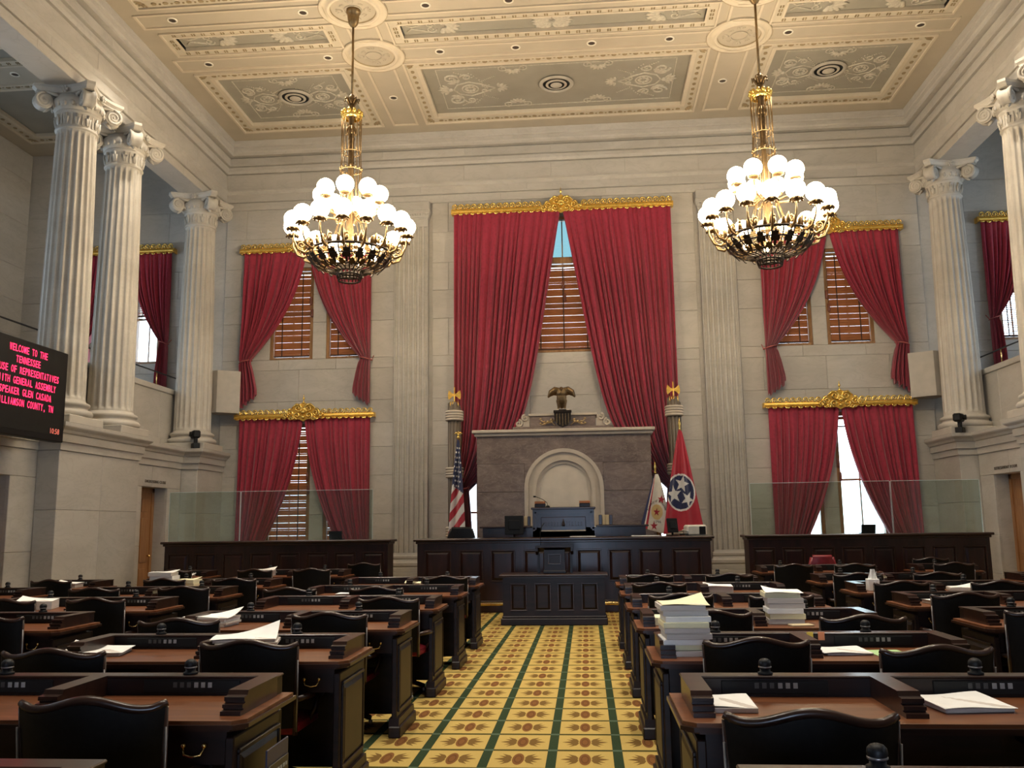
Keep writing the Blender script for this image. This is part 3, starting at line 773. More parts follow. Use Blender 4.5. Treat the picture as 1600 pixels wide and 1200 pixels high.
def pilaster(s, lb):
    xc = s*3.82; t = thing('pilaster', lb, 'pilaster', (xc, FW, 0), 0, 'fluted pilasters beside the centre window')
    mb = MB(); mb.box(-.52,.52,-.26,.0,0,.50,.01); mb.box(-.50,.50,-.24,0,.50,.62,.01); obj('plinth', mb, MARB, t)
    mb = MB(); pz = [(.23,.62),(.25,.66),(.25,.72),(.20,.76),(.185,.80),(.20,.84),(.20,.88),(.165,.91),(.15,.96)]
    for i in range(len(pz)-1):
        (d0, z0), (d1, z1) = pz[i], pz[i+1]
        vs = []
        for d, z in ((d0,z0),(d1,z1)): vs += [(-.30-d*.8, 0, z), (-.30-d*.8, -d, z), (.30+d*.8, -d, z), (.30+d*.8, 0, z)]
        mb.add(vs, [(0,1,5,4),(1,2,6,5),(2,3,7,6)])
    obj('base', mb, MARB, t)
    mb = MB(); W = .425; nf = 7; poly = [(-W, 0), (-W, -.14)]
    pitch = 2*W/nf
    for i in range(nf):
        c = -W+pitch*(i+.5); 
        for j in range(7):
            a = PI*j/6; poly.append((c-.042*math.cos(a), -.14+.048*math.sin(a)))
    poly += [(W, -.14), (W, 0)]
    mb.prism(poly, (0,0,0), (1,0,0), (0,1,0), (0,0,1), .94, 9.12); obj('shaft', mb, MARB, t)
    mb = MB(); mb.box(-.425,.425,-.14,0,9.12,9.32); mb.box(-.44,.44,-.155,0,9.32,9.37,.01); mb.box(-.49,.49,-.20,0,9.47,9.56,.01); mb.box(-.47,.47,-.19,0,9.56,9.778,.008)
    pz = [(.155,9.37),(.165,9.40),(.19,9.47)]
    for i in range(2):
        (d0, z0), (d1, z1) = pz[i], pz[i+1]; vs = []
        for d, z in ((d0,z0),(d1,z1)): vs += [(-.29-d, 0, z), (-.29-d, -d, z), (.29+d, -d, z), (.29+d, 0, z)]
        mb.add(vs, [(0,1,5,4),(1,2,6,5),(2,3,7,6)])
    cp = obj('capital', mb, MARB, t)
    mb = MB()
    for i in range(14): mb.sphere((-.42+.84*i/13, -.185, 9.43), .028, 6, 5, (.8,.6,1.3))
    obj('egg_and_dart', mb, MARB, cp)
pilaster(-1, 'shallow fluted marble pilaster between centre window and the scoreboard-side windows')
pilaster(1, 'shallow fluted marble pilaster behind the red flag with three stars')

# ================================================================ windows and blinds
wn = [0]
def window(x0, x1, z0, z1, y=FW, transom=None):
    wn[0] += 1; F = .085
    mb = MB(); ya, yb = y+.02, y+.16
    mb.box(x0, x0+F, ya, yb, z0, z1, .008); mb.box(x1-F, x1, ya, yb, z0, z1, .008); mb.box(x0, x1, ya, yb, z1-F, z1, .008); mb.box(x0, x1, ya-.01, yb, z0, z0+.06, .008)
    if transom: mb.box(x0, x1, ya-.02, yb, transom-.10, transom+.06, .008)
    wdw = struct('window_%d' % wn[0], mb, OAK)
    mid = (z0+(transom or z1))/2
    s_ = MB(); s_.box(x0+F, x1-F, yb-.01, yb+.03, mid-.025, mid+.025); s_.box((x0+x1)/2-.015, (x0+x1)/2+.015, yb-.005, yb+.025, z0+.06, z1-F); obj('glazing_bars', s_, OAK, wdw)
    for a, b in ((z0+.06, mid-.025), (mid+.025, (transom-.1) if transom else z1-F))+(((transom+.06, z1-F),) if transom else ()):
        for p, q in ((x0+F, (x0+x1)/2-.015), ((x0+x1)/2+.015, x1-F)): g = MB(); g.box(p, q, yb+.006, yb+.012, a, b); obj('pane', g, TPANE if transom and a > transom else PANE, wdw)
    return wdw
def blind(x0, x1, z0, z1, lb, tilt=1.15, y=FW, group=None, tassel=None):
    t = thing('window_blind', lb, 'blind', ((x0+x1)/2, y+.09, z0), 0, group)
    W = (x1-x0)/2-.087; H = z1-z0; step = .045
    sl = MB(); n = int((H-.10)/step); ca, sa = math.cos(tilt), math.sin(tilt)
    for i in range(n):
        z = .04+i*step+(.004*math.sin(i*1.7)); h = .025; tt = .0022
        a = tilt+.025*math.sin(i*2.1+x0); ca, sa = math.cos(a), math.sin(a)
        sl.add([(sx*W, ca*hy+sa*ty, z+sa*hy-ca*ty) for sx in SIDES for hy, ty in ((-h,-tt),(h,-tt),(h,tt),(-h,tt))],
               [(0,1,2,3),(7,6,5,4),(0,4,5,1),(1,5,6,2),(2,6,7,3),(3,7,4,0)])
    o = obj('slats', sl, SLAT, t); o['kind'] = 'stuff'
    for fx in ((-.55, .55) if W < .8 else (-.62, 0, .62)):
        m2 = MB(); m2.box(fx*W-.014, fx*W+.014, -.034, -.030, .02, H-.05); obj('ladder_tape', m2, TAPE, t)
    m2 = MB(); m2.box(-W, W, -.035, .035, H-.07, H, .006); obj('head_rail', m2, OAK, t)
    m2 = MB(); m2.box(-W, W, -.03, .03, 0, .03, .006); obj('bottom_rail', m2, TAPE, t)
    if tassel is not None:
        tx, tz = tassel; tx -= (x0+x1)/2; tz -= z0
        m2 = MB(); m2.tube([(tx-.01, -.07, H-.04), (tx-.01, -.08, tz)], .004, 4); m2.tube([(tx+.02, -.07, H-.04), (tx+.02, -.08, tz-.32)], .004, 4)
        o = obj('cord', m2, TAPE, t)
        for k, dz in ((-.012, 0), (.022, -.32)):
            m3 = MB(); m3.lathe([(.012,0),(.034,-.02),(.036,-.19),(.028,-.22)], 8, (tx+k, -.08, tz+dz)); obj('tassel', m3, plain('tassel_wood_%d' % wn[0], (.16,.05,.03), .5), o)
SD = {-1: 'scoreboard side', 1: 'side opposite scoreboard'}
for s in SIDES:
    for i, (a, b) in enumerate(PAIR):
        x0, x1 = sorted((-s*a, -s*b)); who = 'outer' if i == 0 else 'inner'
        window(x0, x1, 5.80, 8.20)
        blind(x0, x1, 5.88, 8.10, 'brown slatted wooden blind in %s upper window of front wall, %s' % (who, SD[s]), 1.38, tassel=(x1-.05, 7.42) if s < 0 and i == 0 else ((x0+.05, 7.15) if s > 0 and i == 0 else None))
        window(x0, x1, .95, 4.15)
        if s < 0: blind(x0, x1, 1.02, 4.05, 'sunlit slatted wooden blind in %s lower window of front wall, scoreboard side' % who, 1.13, tassel=(x1-.05, 2.95) if i == 0 else None)
        elif i == 1: blind(x0, x1, 3.70, 4.05, 'fully raised wooden blind in the inner glaring lower window opposite the scoreboard', .1)
        else: blind(x0, x1, 3.80, 4.05, 'fully raised wooden blind in the outer glaring lower window opposite the scoreboard', .1, tassel=(x0+.05, 3.05))
window(-1.02, 1.02, 5.80, 9.30, transom=8.17); window(-2.72, -2.13, .95, 2.85); window(2.13, 2.72, .95, 2.85)
blind(-1.02, 1.02, 5.87, 8.05, 'wide slatted wooden blind in tall centre window above the bronze eagle', 1.36, tassel=(.02, 7.62))
for s in SIDES:
    for i, (a, b) in enumerate(GPAIR):
        x0, x1 = sorted((-s*a, -s*b)); window(x0, x1, 5.80, 8.20)
        if s > 0: blind(x0, x1, 5.88, 8.10, 'slatted wooden blind in %s gallery window opposite the scoreboard' % ('outer' if i == 0 else 'inner'), .55)
        else: blind(x0, x1, 7.05 if i else 7.3, 8.10, 'half raised wooden blind in %s gallery window behind the paired columns' % ('outer' if i == 0 else 'inner'), .8)

for s in SIDES:                     # windows of the outer gallery walls
    for y0, y1 in ((18.0, 19.9), (8.5, 10.5), (1.5, 3.5)):
        wn[0] += 1; F = .09; mb = MB(); xa, xb = sorted((s*14.27, s*14.42))
        mb.box(xa, xb, y0, y0+F, 5.6, 8.4, .008); mb.box(xa, xb, y1-F, y1, 5.6, 8.4, .008); mb.box(xa, xb, y0, y1, 8.4-F, 8.4, .008); mb.box(xa, xb, y0, y1, 5.6, 5.67, .008)
        mb.box(xa, xb, (y0+y1)/2-.05, (y0+y1)/2+.05, 5.6, 8.4, .008); mb.box(xa, xb, y0, y1, 6.96, 7.02, .006)
        wd = struct('window_%d' % wn[0], mb, OAK)
        for ya, yb in ((y0+F, (y0+y1)/2-.05), ((y0+y1)/2+.05, y1-F)):
            for za, zb in ((5.67, 6.96), (7.02, 8.31)): g = MB(); g.box(*sorted((s*14.43, s*14.436)), ya, yb, za, zb); obj('pane', g, PANE, wd)
# ================================================================ curtains and valances
def curtain(name, lb, xo, xi, ztop, ztie, zbot, q=2.6, a=.25, N=11, group=None, tiew=.13, yc=FW-.13, flare=.22, seed=0, amp=.06):
    W = abs(xi-xo); sg = 1 if xi > xo else -1; rr = random.Random(seed)
    ph = [rr.random()*6 for _ in range(4)]
    t = thing(name, lb, 'curtain', (xo, yc, zbot), 0, group)
    Ht = ztop-ztie
    def width(z):
        if z >= ztie:
            k = (ztop-z)/Ht; return W*max(tiew, 1-a*k-(1-tiew-a)*k**q)
        k = (ztie-z)/max(.05, ztie-zbot); return W*(tiew+(flare-tiew)*min(1, k*1.6)**.7)
    hem = .32*min(1, W/1.7)
    def fn(u, v):
        zb = zbot+(hem*u+.05*math.sin(u*9*PI)*min(1, W) if zbot < ztie-.4 else 0)
        z = ztop+(zb-ztop)*v
        wd = width(z)
        k = wd/W
        uu = u+.018*math.sin(5*u*PI+ph[0])+.010*math.sin(13*u+ph[1])
        p = 2*PI*N*uu
        wave = 1.15*(2*abs(math.sin(p/2+.5*math.sin(.31*p+ph[2])))**.7-1)+.10*math.sin(2.0*p+ph[2]+1.2*v)+.55*math.sin(.37*p+ph[3])
        A = amp*(.85+.5*(1-k))*(1-.35*(1 if abs(z-ztie) < .06 else 0))*min(1, .35+v*3)
        sag = .10*math.sin(PI*min(1, max(0, (ztop-z)/Ht)))*u*(1-k)
        bul = -.05*(1-k)
        return (sg*wd*u, -A*wave+bul-sag*.4, z-zbot)
    mb = MB(); mb.grid(fn, N*11, 46); obj('drape', mb, CURT, t)
    if zbot < ztie-.3:
        mb = MB(); w_ = W*tiew
        pts = [(sg*(w_*(.5+.62*math.cos(th))), -.02-(.07+.3*w_)*math.sin(th) if math.sin(th) > 0 else .03, ztie-zbot+.04*math.cos(th)*1) for th in [2*PI*i/18 for i in range(18)]]
        mb.tube(pts, .014, 5, True); mb.tube([(sg*w_*(-.1), -.02, ztie-zbot-.03), (-sg*.05, .10, ztie-zbot+.10)], .010, 5); obj('tie_cord', mb, plain('tie_cord_'+lb[:20], (.42,.10,.09), .6), t)
    return t
scm = MB()      # one running scroll in the xz plane, shared by all valances
pts = []
for i in range(15):
    k = i/14; an = -PI*.9-2*PI*1.35*k; rr_ = .072*(1-.82*k); pts.append((rr_*math.cos(an), -.012*k, .062+rr_*math.sin(an)))
scm.tube([(-.085, 0, .004), (-.075, 0, .02)]+pts, [.018,.022]+[.0195*(1-.40*i/14) for i in range(15)], 6); scm.sphere((0, -.014, .062), .014, 6, 4)
SCROLL = scm.mesh('scroll'); SCROLL.materials.append(GILTL)
dr = MB(); dr.tube([(-.05,0,.01),(-.035,-.01,-.022),(0,-.012,-.030),(.035,-.01,-.022),(.05,0,.01)], [.014,.018,.022,.018,.014], 6)
DROP = dr.mesh('drop'); DROP.materials.append(GILTL)
def valance(lb, x0, x1, z, crest=True, y=FW, group=None, sc=1.0, rot=0, cs=1.0):
    W = (x1-x0)/2
    t = thing('gilded_valance', lb, 'valance', ((x0+x1)/2, y, z), rot, group)
    mb = MB(); pf = [(-.19,0),(-.215,.03*sc),(-.22,.06*sc),(-.205,.10*sc),(-.19,.12*sc),(-.17,.12*sc),(-.17,0)]
    mb.prism(pf, (0,0,0), (0,1,0), (0,0,1), (1,0,0), -W, W)
    for e in SIDES: mb.box(e*W-.02, e*W+.02, -.20, -.005, 0, .12*sc)
    obj('band', mb, GILT, t)
    pitch = .155*sc; n = int((W-(.42*cs if crest else 0))/pitch)
    for e in SIDES:
        for i in range(n):
            o = bpy.data.objects.new('scroll', SCROLL); COL.objects.link(o); o.parent = t
            o.location = (e*(W-.07-pitch*i), -.20, .105*sc); o.scale = (e*sc, sc, sc)
        for i in range(int(W/.15)):
            o = bpy.data.objects.new('drop', DROP); COL.objects.link(o); o.parent = t
            o.location = (e*(W-.08-.15*i), -.205, .006); o.scale = (1, 1, sc*(1.3 if i % 2 else .9))
    if crest:
        mb = MB()
        poly = [(-.52,.10),(-.40,.17),(-.30,.22),(-.20,.31),(-.09,.35),(0,.40),(.09,.35),(.20,.31),(.30,.22),(.40,.17),(.52,.10),(.42,.0),(.25,-.05),(.10,-.03),(0,-.085),(-.10,-.03),(-.25,-.05),(-.42,0)]
        mb.prism([(a*cs, b*cs) for a, b in poly], (0,-.2,0), (1,0,0), (0,0,1), (0,1,0), -.012, .012)
        c = obj('crest', mb, GILT, t)
        mb = MB()
        def sp(x, z_, r, a0, tr, sg):
            p_ = []
            for i in range(int(10*tr)+1):
                k = i/(10*tr); an = a0+sg*2*PI*tr*k; r2 = r*(1-.8*k); p_.append((cs*(x+r2*math.cos(an)), -.225-.02*k, cs*(z_+r2*math.sin(an))))
            mb.tube(p_, [.028*cs*(1-.5*i/len(p_)) for i in range(len(p_))], 5)
        for e in SIDES:
            sp(e*.13, .24, .10, PI/2, 1.4, e); sp(e*.32, .13, .10, PI/2, 1.5, -e); sp(e*.15, .06, .09, -PI/2, 1.3, e); sp(e*.45, .06, .06, 0, 1.2, e); sp(e*.27, -.01, .05, PI, 1.2, e)
            mb.tube([(cs*e*.05,-.22,cs*.33), (cs*e*.18,-.23,cs*.34), (cs*e*.30,-.22,cs*.24)], [.02*cs,.03*cs,.015*cs], 5)
        for i in range(7):
            an = PI/2+(i-3)*.42; mb.sphere((cs*.07*math.cos(an), -.23, cs*(.14+.09*math.sin(an))), .035*cs, 6, 4)
        mb.sphere((0,-.235,cs*.14), .06*cs, 8, 6); mb.sphere((0,-.225,cs*.02), .045*cs, 8, 6)
        obj('crest_scrollwork', mb, GILTL, c)
        mb = MB(); mb.lathe([(.03,.36),(.035,.39),(.015,.41),(.012,.45),(.028,.47),(.03,.49),(.012,.52),(.008,.57),(.002,.60)], 10, (0,-.2,0)); mb.v = [(x*cs, (y_+.2)*cs-.2, z_*cs) for x, y_, z_ in mb.v]
        obj('finial', mb, GILTL, c)
    return t
for s in SIDES:
    sd = SD[s]
    for up in (1, 0):
        zt, zti, zb = (8.60, 5.74, 4.56) if up else (4.30, .40, .02)
        lv = 'upper' if up else 'lower'
        cx = s*6.50
        for e in SIDES:
            xo = cx+e*1.67; xi = cx+e*.02
            who = 'outer' if (e*s) > 0 else 'inner'
            ty = 'tied back' if up else 'drawn aside'
            curtain('curtain', 'crimson damask curtain %s, %s half of the %s window, %s' % (ty, who, lv, sd), xo, xi, zt, zti, zb,
                    2.4 if up else 2.2, .30 if up else .22, 12, None, .15, seed=int(10*cx+e*3+up)+99, flare=.27)
        valance('gilded scroll valance over the %s front window, %s' % (lv, sd), cx-1.76, cx+1.76, zt-.02, True if not up else True, sc=.95)
curtain('curtain', 'tall crimson curtain at the centre window, half beside the striped flag', -2.72, -.02, 9.44, 2.45, .6, 8, .44, 17, None, .13, FW-.16, .16, 5, .075)
curtain('curtain', 'tall crimson curtain at the centre window, half beside the red flag', 2.72, .03, 9.44, 2.45, .6, 8, .44, 17, None, .13, FW-.16, .16, 8, .075)
valance('longest gilded scroll valance, above the tall centre curtains', -2.77, 2.77, 9.40, True, cs=1.0, sc=1.05)
for s in SIDES:
    sd = 'scoreboard side' if s < 0 else 'opposite the scoreboard'
    for e in SIDES:
        xo = s*11.27+e*1.15
        curtain('curtain', 'shaded crimson curtain in gallery, %s half of its window, %s' % ('outer' if e*s > 0 else 'inner', sd), xo, s*11.27+e*.02, 8.70, 6.30, 4.95, 2.4, .28, 9, None, .16, seed=int(xo*7)+200, flare=.26)
    valance('shaded gilded valance of the gallery window, %s' % sd, s*11.27-1.22, s*11.27+1.22, 8.68, False)
# the window in the outer gallery wall behind the scoreboard
c = curtain('curtain', 'crimson curtain on the outer gallery wall, at the window behind the scoreboard', 0, -.95, 8.70, 6.30, 4.95, 2.4, .28, 9, None, .16, 0, .26, 77)
c.location = (-14.08, 20.05, 4.95); c.rotation_euler = (0, 0, PI/2)
v = valance('gilded valance on the outer gallery wall behind the scoreboard', -1.1, 1.1, 8.68, False, rot=PI/2); v.location = (-14.18, 19.0, 8.68); 
# ================================================================ rostrum
def raised_panel(mb, x0, x1, z0, z1, y, d=.02, b=.05):
    """raised field with bevelled border standing proud of the plane y (towards -y)"""
    vs = [(x0,y,z0),(x1,y,z0),(x1,y,z1),(x0,y,z1),(x0+b,y-d,z0+b),(x1-b,y-d,z0+b),(x1-b,y-d,z1-b),(x0+b,y-d,z1-b)]
    mb.add(vs, [(0,1,5,4),(1,2,6,5),(2,3,7,6),(3,0,4,7),(4,5,6,7)])
def frame_mould(mb, x0, x1, z0, z1, y, w=.03, d=.018):
    for a, b, c_, e in ((x0, x1, z0, z0+w), (x0, x1, z1-w, z1), (x0, x0+w, z0+w, z1-w), (x1-w, x1, z0+w, z1-w)): mb.box(a, b, y-d, y+.002, c_, e, .006)
def panelled_rail(name, lb, cat, x0, x1, yf, yb, zt, panels, z0=0, pz=(.55, 1.14), mat=RAILW, topover=.07):
    t = thing(name, lb, cat, ((x0+x1)/2, yf, z0)); xc = (x0+x1)/2
    mb = MB(); mb.box(x0-xc, x1-xc, 0, yb-yf, 0, zt-z0-.045); obj('body', mb, mat, t)
    mb = MB(); mb.box(x0-xc-topover, x1-xc+topover, -topover, yb-yf+.03, zt-z0-.045, zt-z0, .012); mb.box(x0-xc-.03, x1-xc+.03, -.035, yb-yf, zt-z0-.09, zt-z0-.045, .01); obj('top_moulding', mb, DWOOD2, t)
    mb = MB(); mb.box(x0-xc-.03, x1-xc+.03, -.03, yb-yf, 0, .16, .012); mb.box(x0-xc-.015, x1-xc+.015, -.016, yb-yf, .16, .21, .01); obj('plinth', mb, mat, t)
    for a, b in panels:
        mb = MB(); raised_panel(mb, a-xc+.03, b-xc-.03, pz[0]+.03-z0, pz[1]-.03-z0, -.001, .022, .045); p = obj('panel', mb, mat, t)
        m2 = MB(); frame_mould(m2, a-xc, b-xc, pz[0]-z0, pz[1]-z0, 0); obj('panel_moulding', m2, DWOOD2, p)
    return t
cen = -.025
pw = [(-2.56,-2.06),(-1.98,-1.52),(-1.32,-.86),(-.70,-.28),(-.24,.24),(.28,.68),(.80,1.20),(1.32,1.72),(1.84,2.28),(2.33,2.62)]
clerkd = panelled_rail('clerk_desk', 'long dark panelled mahogany desk spanning the front of the rostrum', 'desk', -2.74, 2.69, 16.9, 17.75, 1.35, [(-2.6,-2.1),(-1.95,-1.5),(-1.36,-.90),(-.74,-.30),(-.22,.16),(.24,.70),(.82,1.26),(1.38,1.82),(1.98,2.52)])
for s, a, b in ((-1, -7.8, -3.37), (1, 3.43, 7.74)):
    n = 8; W = abs(b-a); ps = [(min(a,b)+W*(i+.12)/n, min(a,b)+W*(i+.88)/n) for i in range(n)]
    panelled_rail('press_rail', 'dark panelled wooden rail topped with glass screen, '+('scoreboard side' if s < 0 else 'below the glaring window'), 'rail', min(a,b), max(a,b), 17.2, 17.7, 1.35, ps, pz=(.45, 1.12))
# brass foot rail of the clerk desk
mb = MB(); mb.tube([(-2.6, 16.70, .17), (2.55, 16.70, .17)], .032, 10)
for x in (-2.2,-1.4,-.6,.2,1.0,1.8,2.4): mb.tube([(x, 16.70, .17), (x, 16.88, .17)], .015, 6)
mb.xf(Matrix.Translation((.025, -16.9, 0))); obj('brass_foot_rail', mb, BRASS, clerkd)
# glass screens on the press rails
def screen(x0, x1, lb, ya=17.3, yb=17.3, z1=2.31):
    t = thing('glass_screen', lb, 'screen', (x0, ya, 1.352))
    L = math.hypot(x1-x0, yb-ya); t.rotation_euler = (0, 0, math.atan2(yb-ya, x1-x0))
    mb = MB(); mb.box(0, L, -.006, .006, 0, z1-1.352); obj('pane', mb, SCREEN, t)
    mb = MB(); mb.box(0, L, -.007, .007, z1-1.352, z1-1.352+.008); mb.box(-.006, 0, -.007, .007, 0, z1-1.352); mb.box(L, L+.006, -.007, .007, 0, z1-1.352); obj('polished_edge', mb, EDGE, t)
screen(-7.78, -6.35, 'clear glass screen on the scoreboard-side rail, next to the door wall')
screen(-6.33, -3.70, 'clear glass screen on the scoreboard-side rail, before the lower curtains')
screen(3.55, 6.06, 'clear glass screen on rail before the glaring window', 17.45, 17.25)
screen(6.10, 7.68, 'clear glass screen on rail between glaring window and the stone door wall')
# clerk table in the aisle head
def clerk_table():
    t = thing('front_table', 'dark panelled table at the head of the carpet aisle', 'table', (-.115, 14.75, 0))
    W = .82
    mb = MB(); mb.box(-W, W, 0, .62, .10, .745); obj('body', mb, DWOOD, t)
    mb = MB(); mb.box(-W-.06, W+.06, -.06, .68, .765, .80, .012); mb.box(-W-.03, W+.03, -.03, .65, .745, .765, .005); obj('table_top', mb, DWOOD2, t)
    mb = MB(); mb.box(-W-.035, W+.035, -.035, .655, 0, .11, .012); mb.box(-W-.015, W+.015, -.015, .635, .11, .145, .01); obj('plinth', mb, DWOOD, t)
    for a, b in ((-.70,-.43),(-.31,-.04),(.06,.33),(.44,.71)):
        mb = MB(); raised_panel(mb, a+.02, b-.02, .24, .645, -.001, .016, .035); p = obj('panel', mb, DWOOD, t)
        m2 = MB(); frame_mould(m2, a, b, .22, .665, 0, .025, .016); obj('panel_moulding', m2, DWOOD2, p)
clerk_table()
def lectern():
    t = thing('tabletop_lectern', 'small dark wooden lectern standing on the front table', 'lectern', (-.10, 14.95, .80))
    mb = MB(); mb.box(-.17,.17,.03,.28,.05,.38); obj('body', mb, DWOOD, t)
    mb = MB(); mb.box(-.19,.19,.01,.30,0,.05,.01); obj('base', mb, DWOOD, t)
    mb = MB(); vs = [(-.31,-.03,.42),(.31,-.03,.42),(.31,.36,.34),(-.31,.36,.34),(-.31,-.03,.455),(.31,-.03,.455),(.31,.36,.375),(-.31,.36,.375)]
    mb.add(vs, [(0,1,2,3),(4,7,6,5),(0,4,5,1),(1,5,6,2),(2,6,7,3),(3,7,4,0)])
    for e in SIDES: mb.prism([(-.02,.43),(.34,.36),(.34,.30),(.10,.30),(-.02,.36)], (e*.29,0,0), (0,1,0), (0,0,1), (1,0,0), -.02, .02)
    obj('sloped_top', mb, DWOOD, t)
    for e in SIDES: mb = MB(); mb.box(e*.27-.02, e*.27+.02, .20, .24, .0, .32); obj('post', mb, DWOOD, t)
    mb = MB(); frame_mould(mb, -.11, .11, .14, .32, .03, .022, .012); obj('panel_moulding', mb, DWOOD2, t)
    mb = MB(); mb.tube([(-.22,.0,.45),(-.225,-.02,.62),(-.22,-.02,.72),(-.16,-.03,.82)], [.005,.005,.005,.011], 5); obj('gooseneck_microphone', mb, BLACK, t)
lectern()
# dais floor
struct('floor_dais', MB().box(-3.0, 3.0, 17.78, 21.7, 0, .55), plain('dais_carpet', (.10,.03,.02), .95))
# speaker's stepped desk
def speaker_desk():
    t = thing('speaker_desk', "stepped dark wooden speaker's desk with carved nameplate, before the arch", 'desk', (cen, 18.3, .55))
    mb = MB(); mb.box(-.62,.62,0,.75,0,1.34); mb.box(-1.64,1.64,0,.70,0,.98); obj('body', mb, RAILW, t)
    mb = MB(); mb.box(-.65,.65,-.05,.8,1.34,1.385,.012); obj('raised_top', mb, DWOOD2, t)
    for e in SIDES: mb = MB(); mb.box(e*.655, e*1.70, -.05, .75, .98, 1.02, .012); obj('wing_top', mb, DWOOD2, t)
    mb = MB(); poly = [(-1.4,.93),(-.56,.93),(-.56,1.28),(.56,1.28),(.56,.93),(1.4,.93)]
    for i in range(5):
        a, b = Vector(poly[i]), Vector(poly[i+1]); mb.box(min(a.x,b.x)-.015, max(a.x,b.x)+.015, -.02, .002, min(a.y,b.y)-.015, max(a.y,b.y)+.015)
    obj('moulding', mb, DWOOD2, t)
    mb = MB(); mb.box(-.45,.45,-.03,.0,.92,1.19,.01); mb.box(-.42,.42,-.036,-.028,.95,1.16); pl = obj('nameplate', mb, RAILW, t)
    mb = MB()
    rr = random.Random(4)
    for i in range(13):
        x = -.36+.06*i; h = .06+.03*rr.random()
        if i == 6: mb.lathe([(.03,0),(.035,.04),(.02,.09),(.01,.15)], 8, (0,-.04,1.0)); continue
        mb.box(x-.012, x+.012, -.048, -.03, 1.02, 1.02+h, .004); mb.box(x-.022, x+.022, -.046, -.03, 1.0, 1.02, .004)
    obj('carved_relief', mb, DWOOD2, pl)
    mb = MB(); mb.box(-.45,.45,-.06,-.03,.90,.925,.006); obj('ledge_highlight_strip', mb, ALAB2, t)  # pale strip stands in for the highlight along the shelf edge
speaker_desk()
for x, lb in ((-.50, 'orange-topped dark wooden box on raised desk, beside gooseneck microphone'), (.41, 'orange-topped dark wooden box on raised desk, away from the microphone')):
    t = thing('wooden_box', lb, 'box', (x, 18.5, 1.936), 0, "boxes on the speaker's desk")
    mb = MB(); mb.box(-.11,.11,-.05,.05,0,.075,.006); obj('base', mb, DWOOD, t)
    mb = MB(); mb.box(-.11,.11,-.05,.05,.075,.125,.006); obj('lid', mb, ORANGEW, t)
t = thing('desk_microphone', "thin gooseneck microphone on the speaker's raised desk", 'microphone', (-.34, 18.42, 1.936))
mb = MB(); mb.lathe([(.045,0),(.045,.02),(.02,.04)], 12); obj('base', mb, BLACK, t)
mb = MB(); mb.tube([(0,0,.03),(-.02,0,.10),(-.10,0,.16),(-.24,0,.22)], .006, 5); obj('gooseneck', mb, BLACK, t)
mb = MB(); mb.tube([(-.24,0,.22),(-.29,0,.225)], [.016,.018], 8); obj('capsule', mb, BLACK, t)
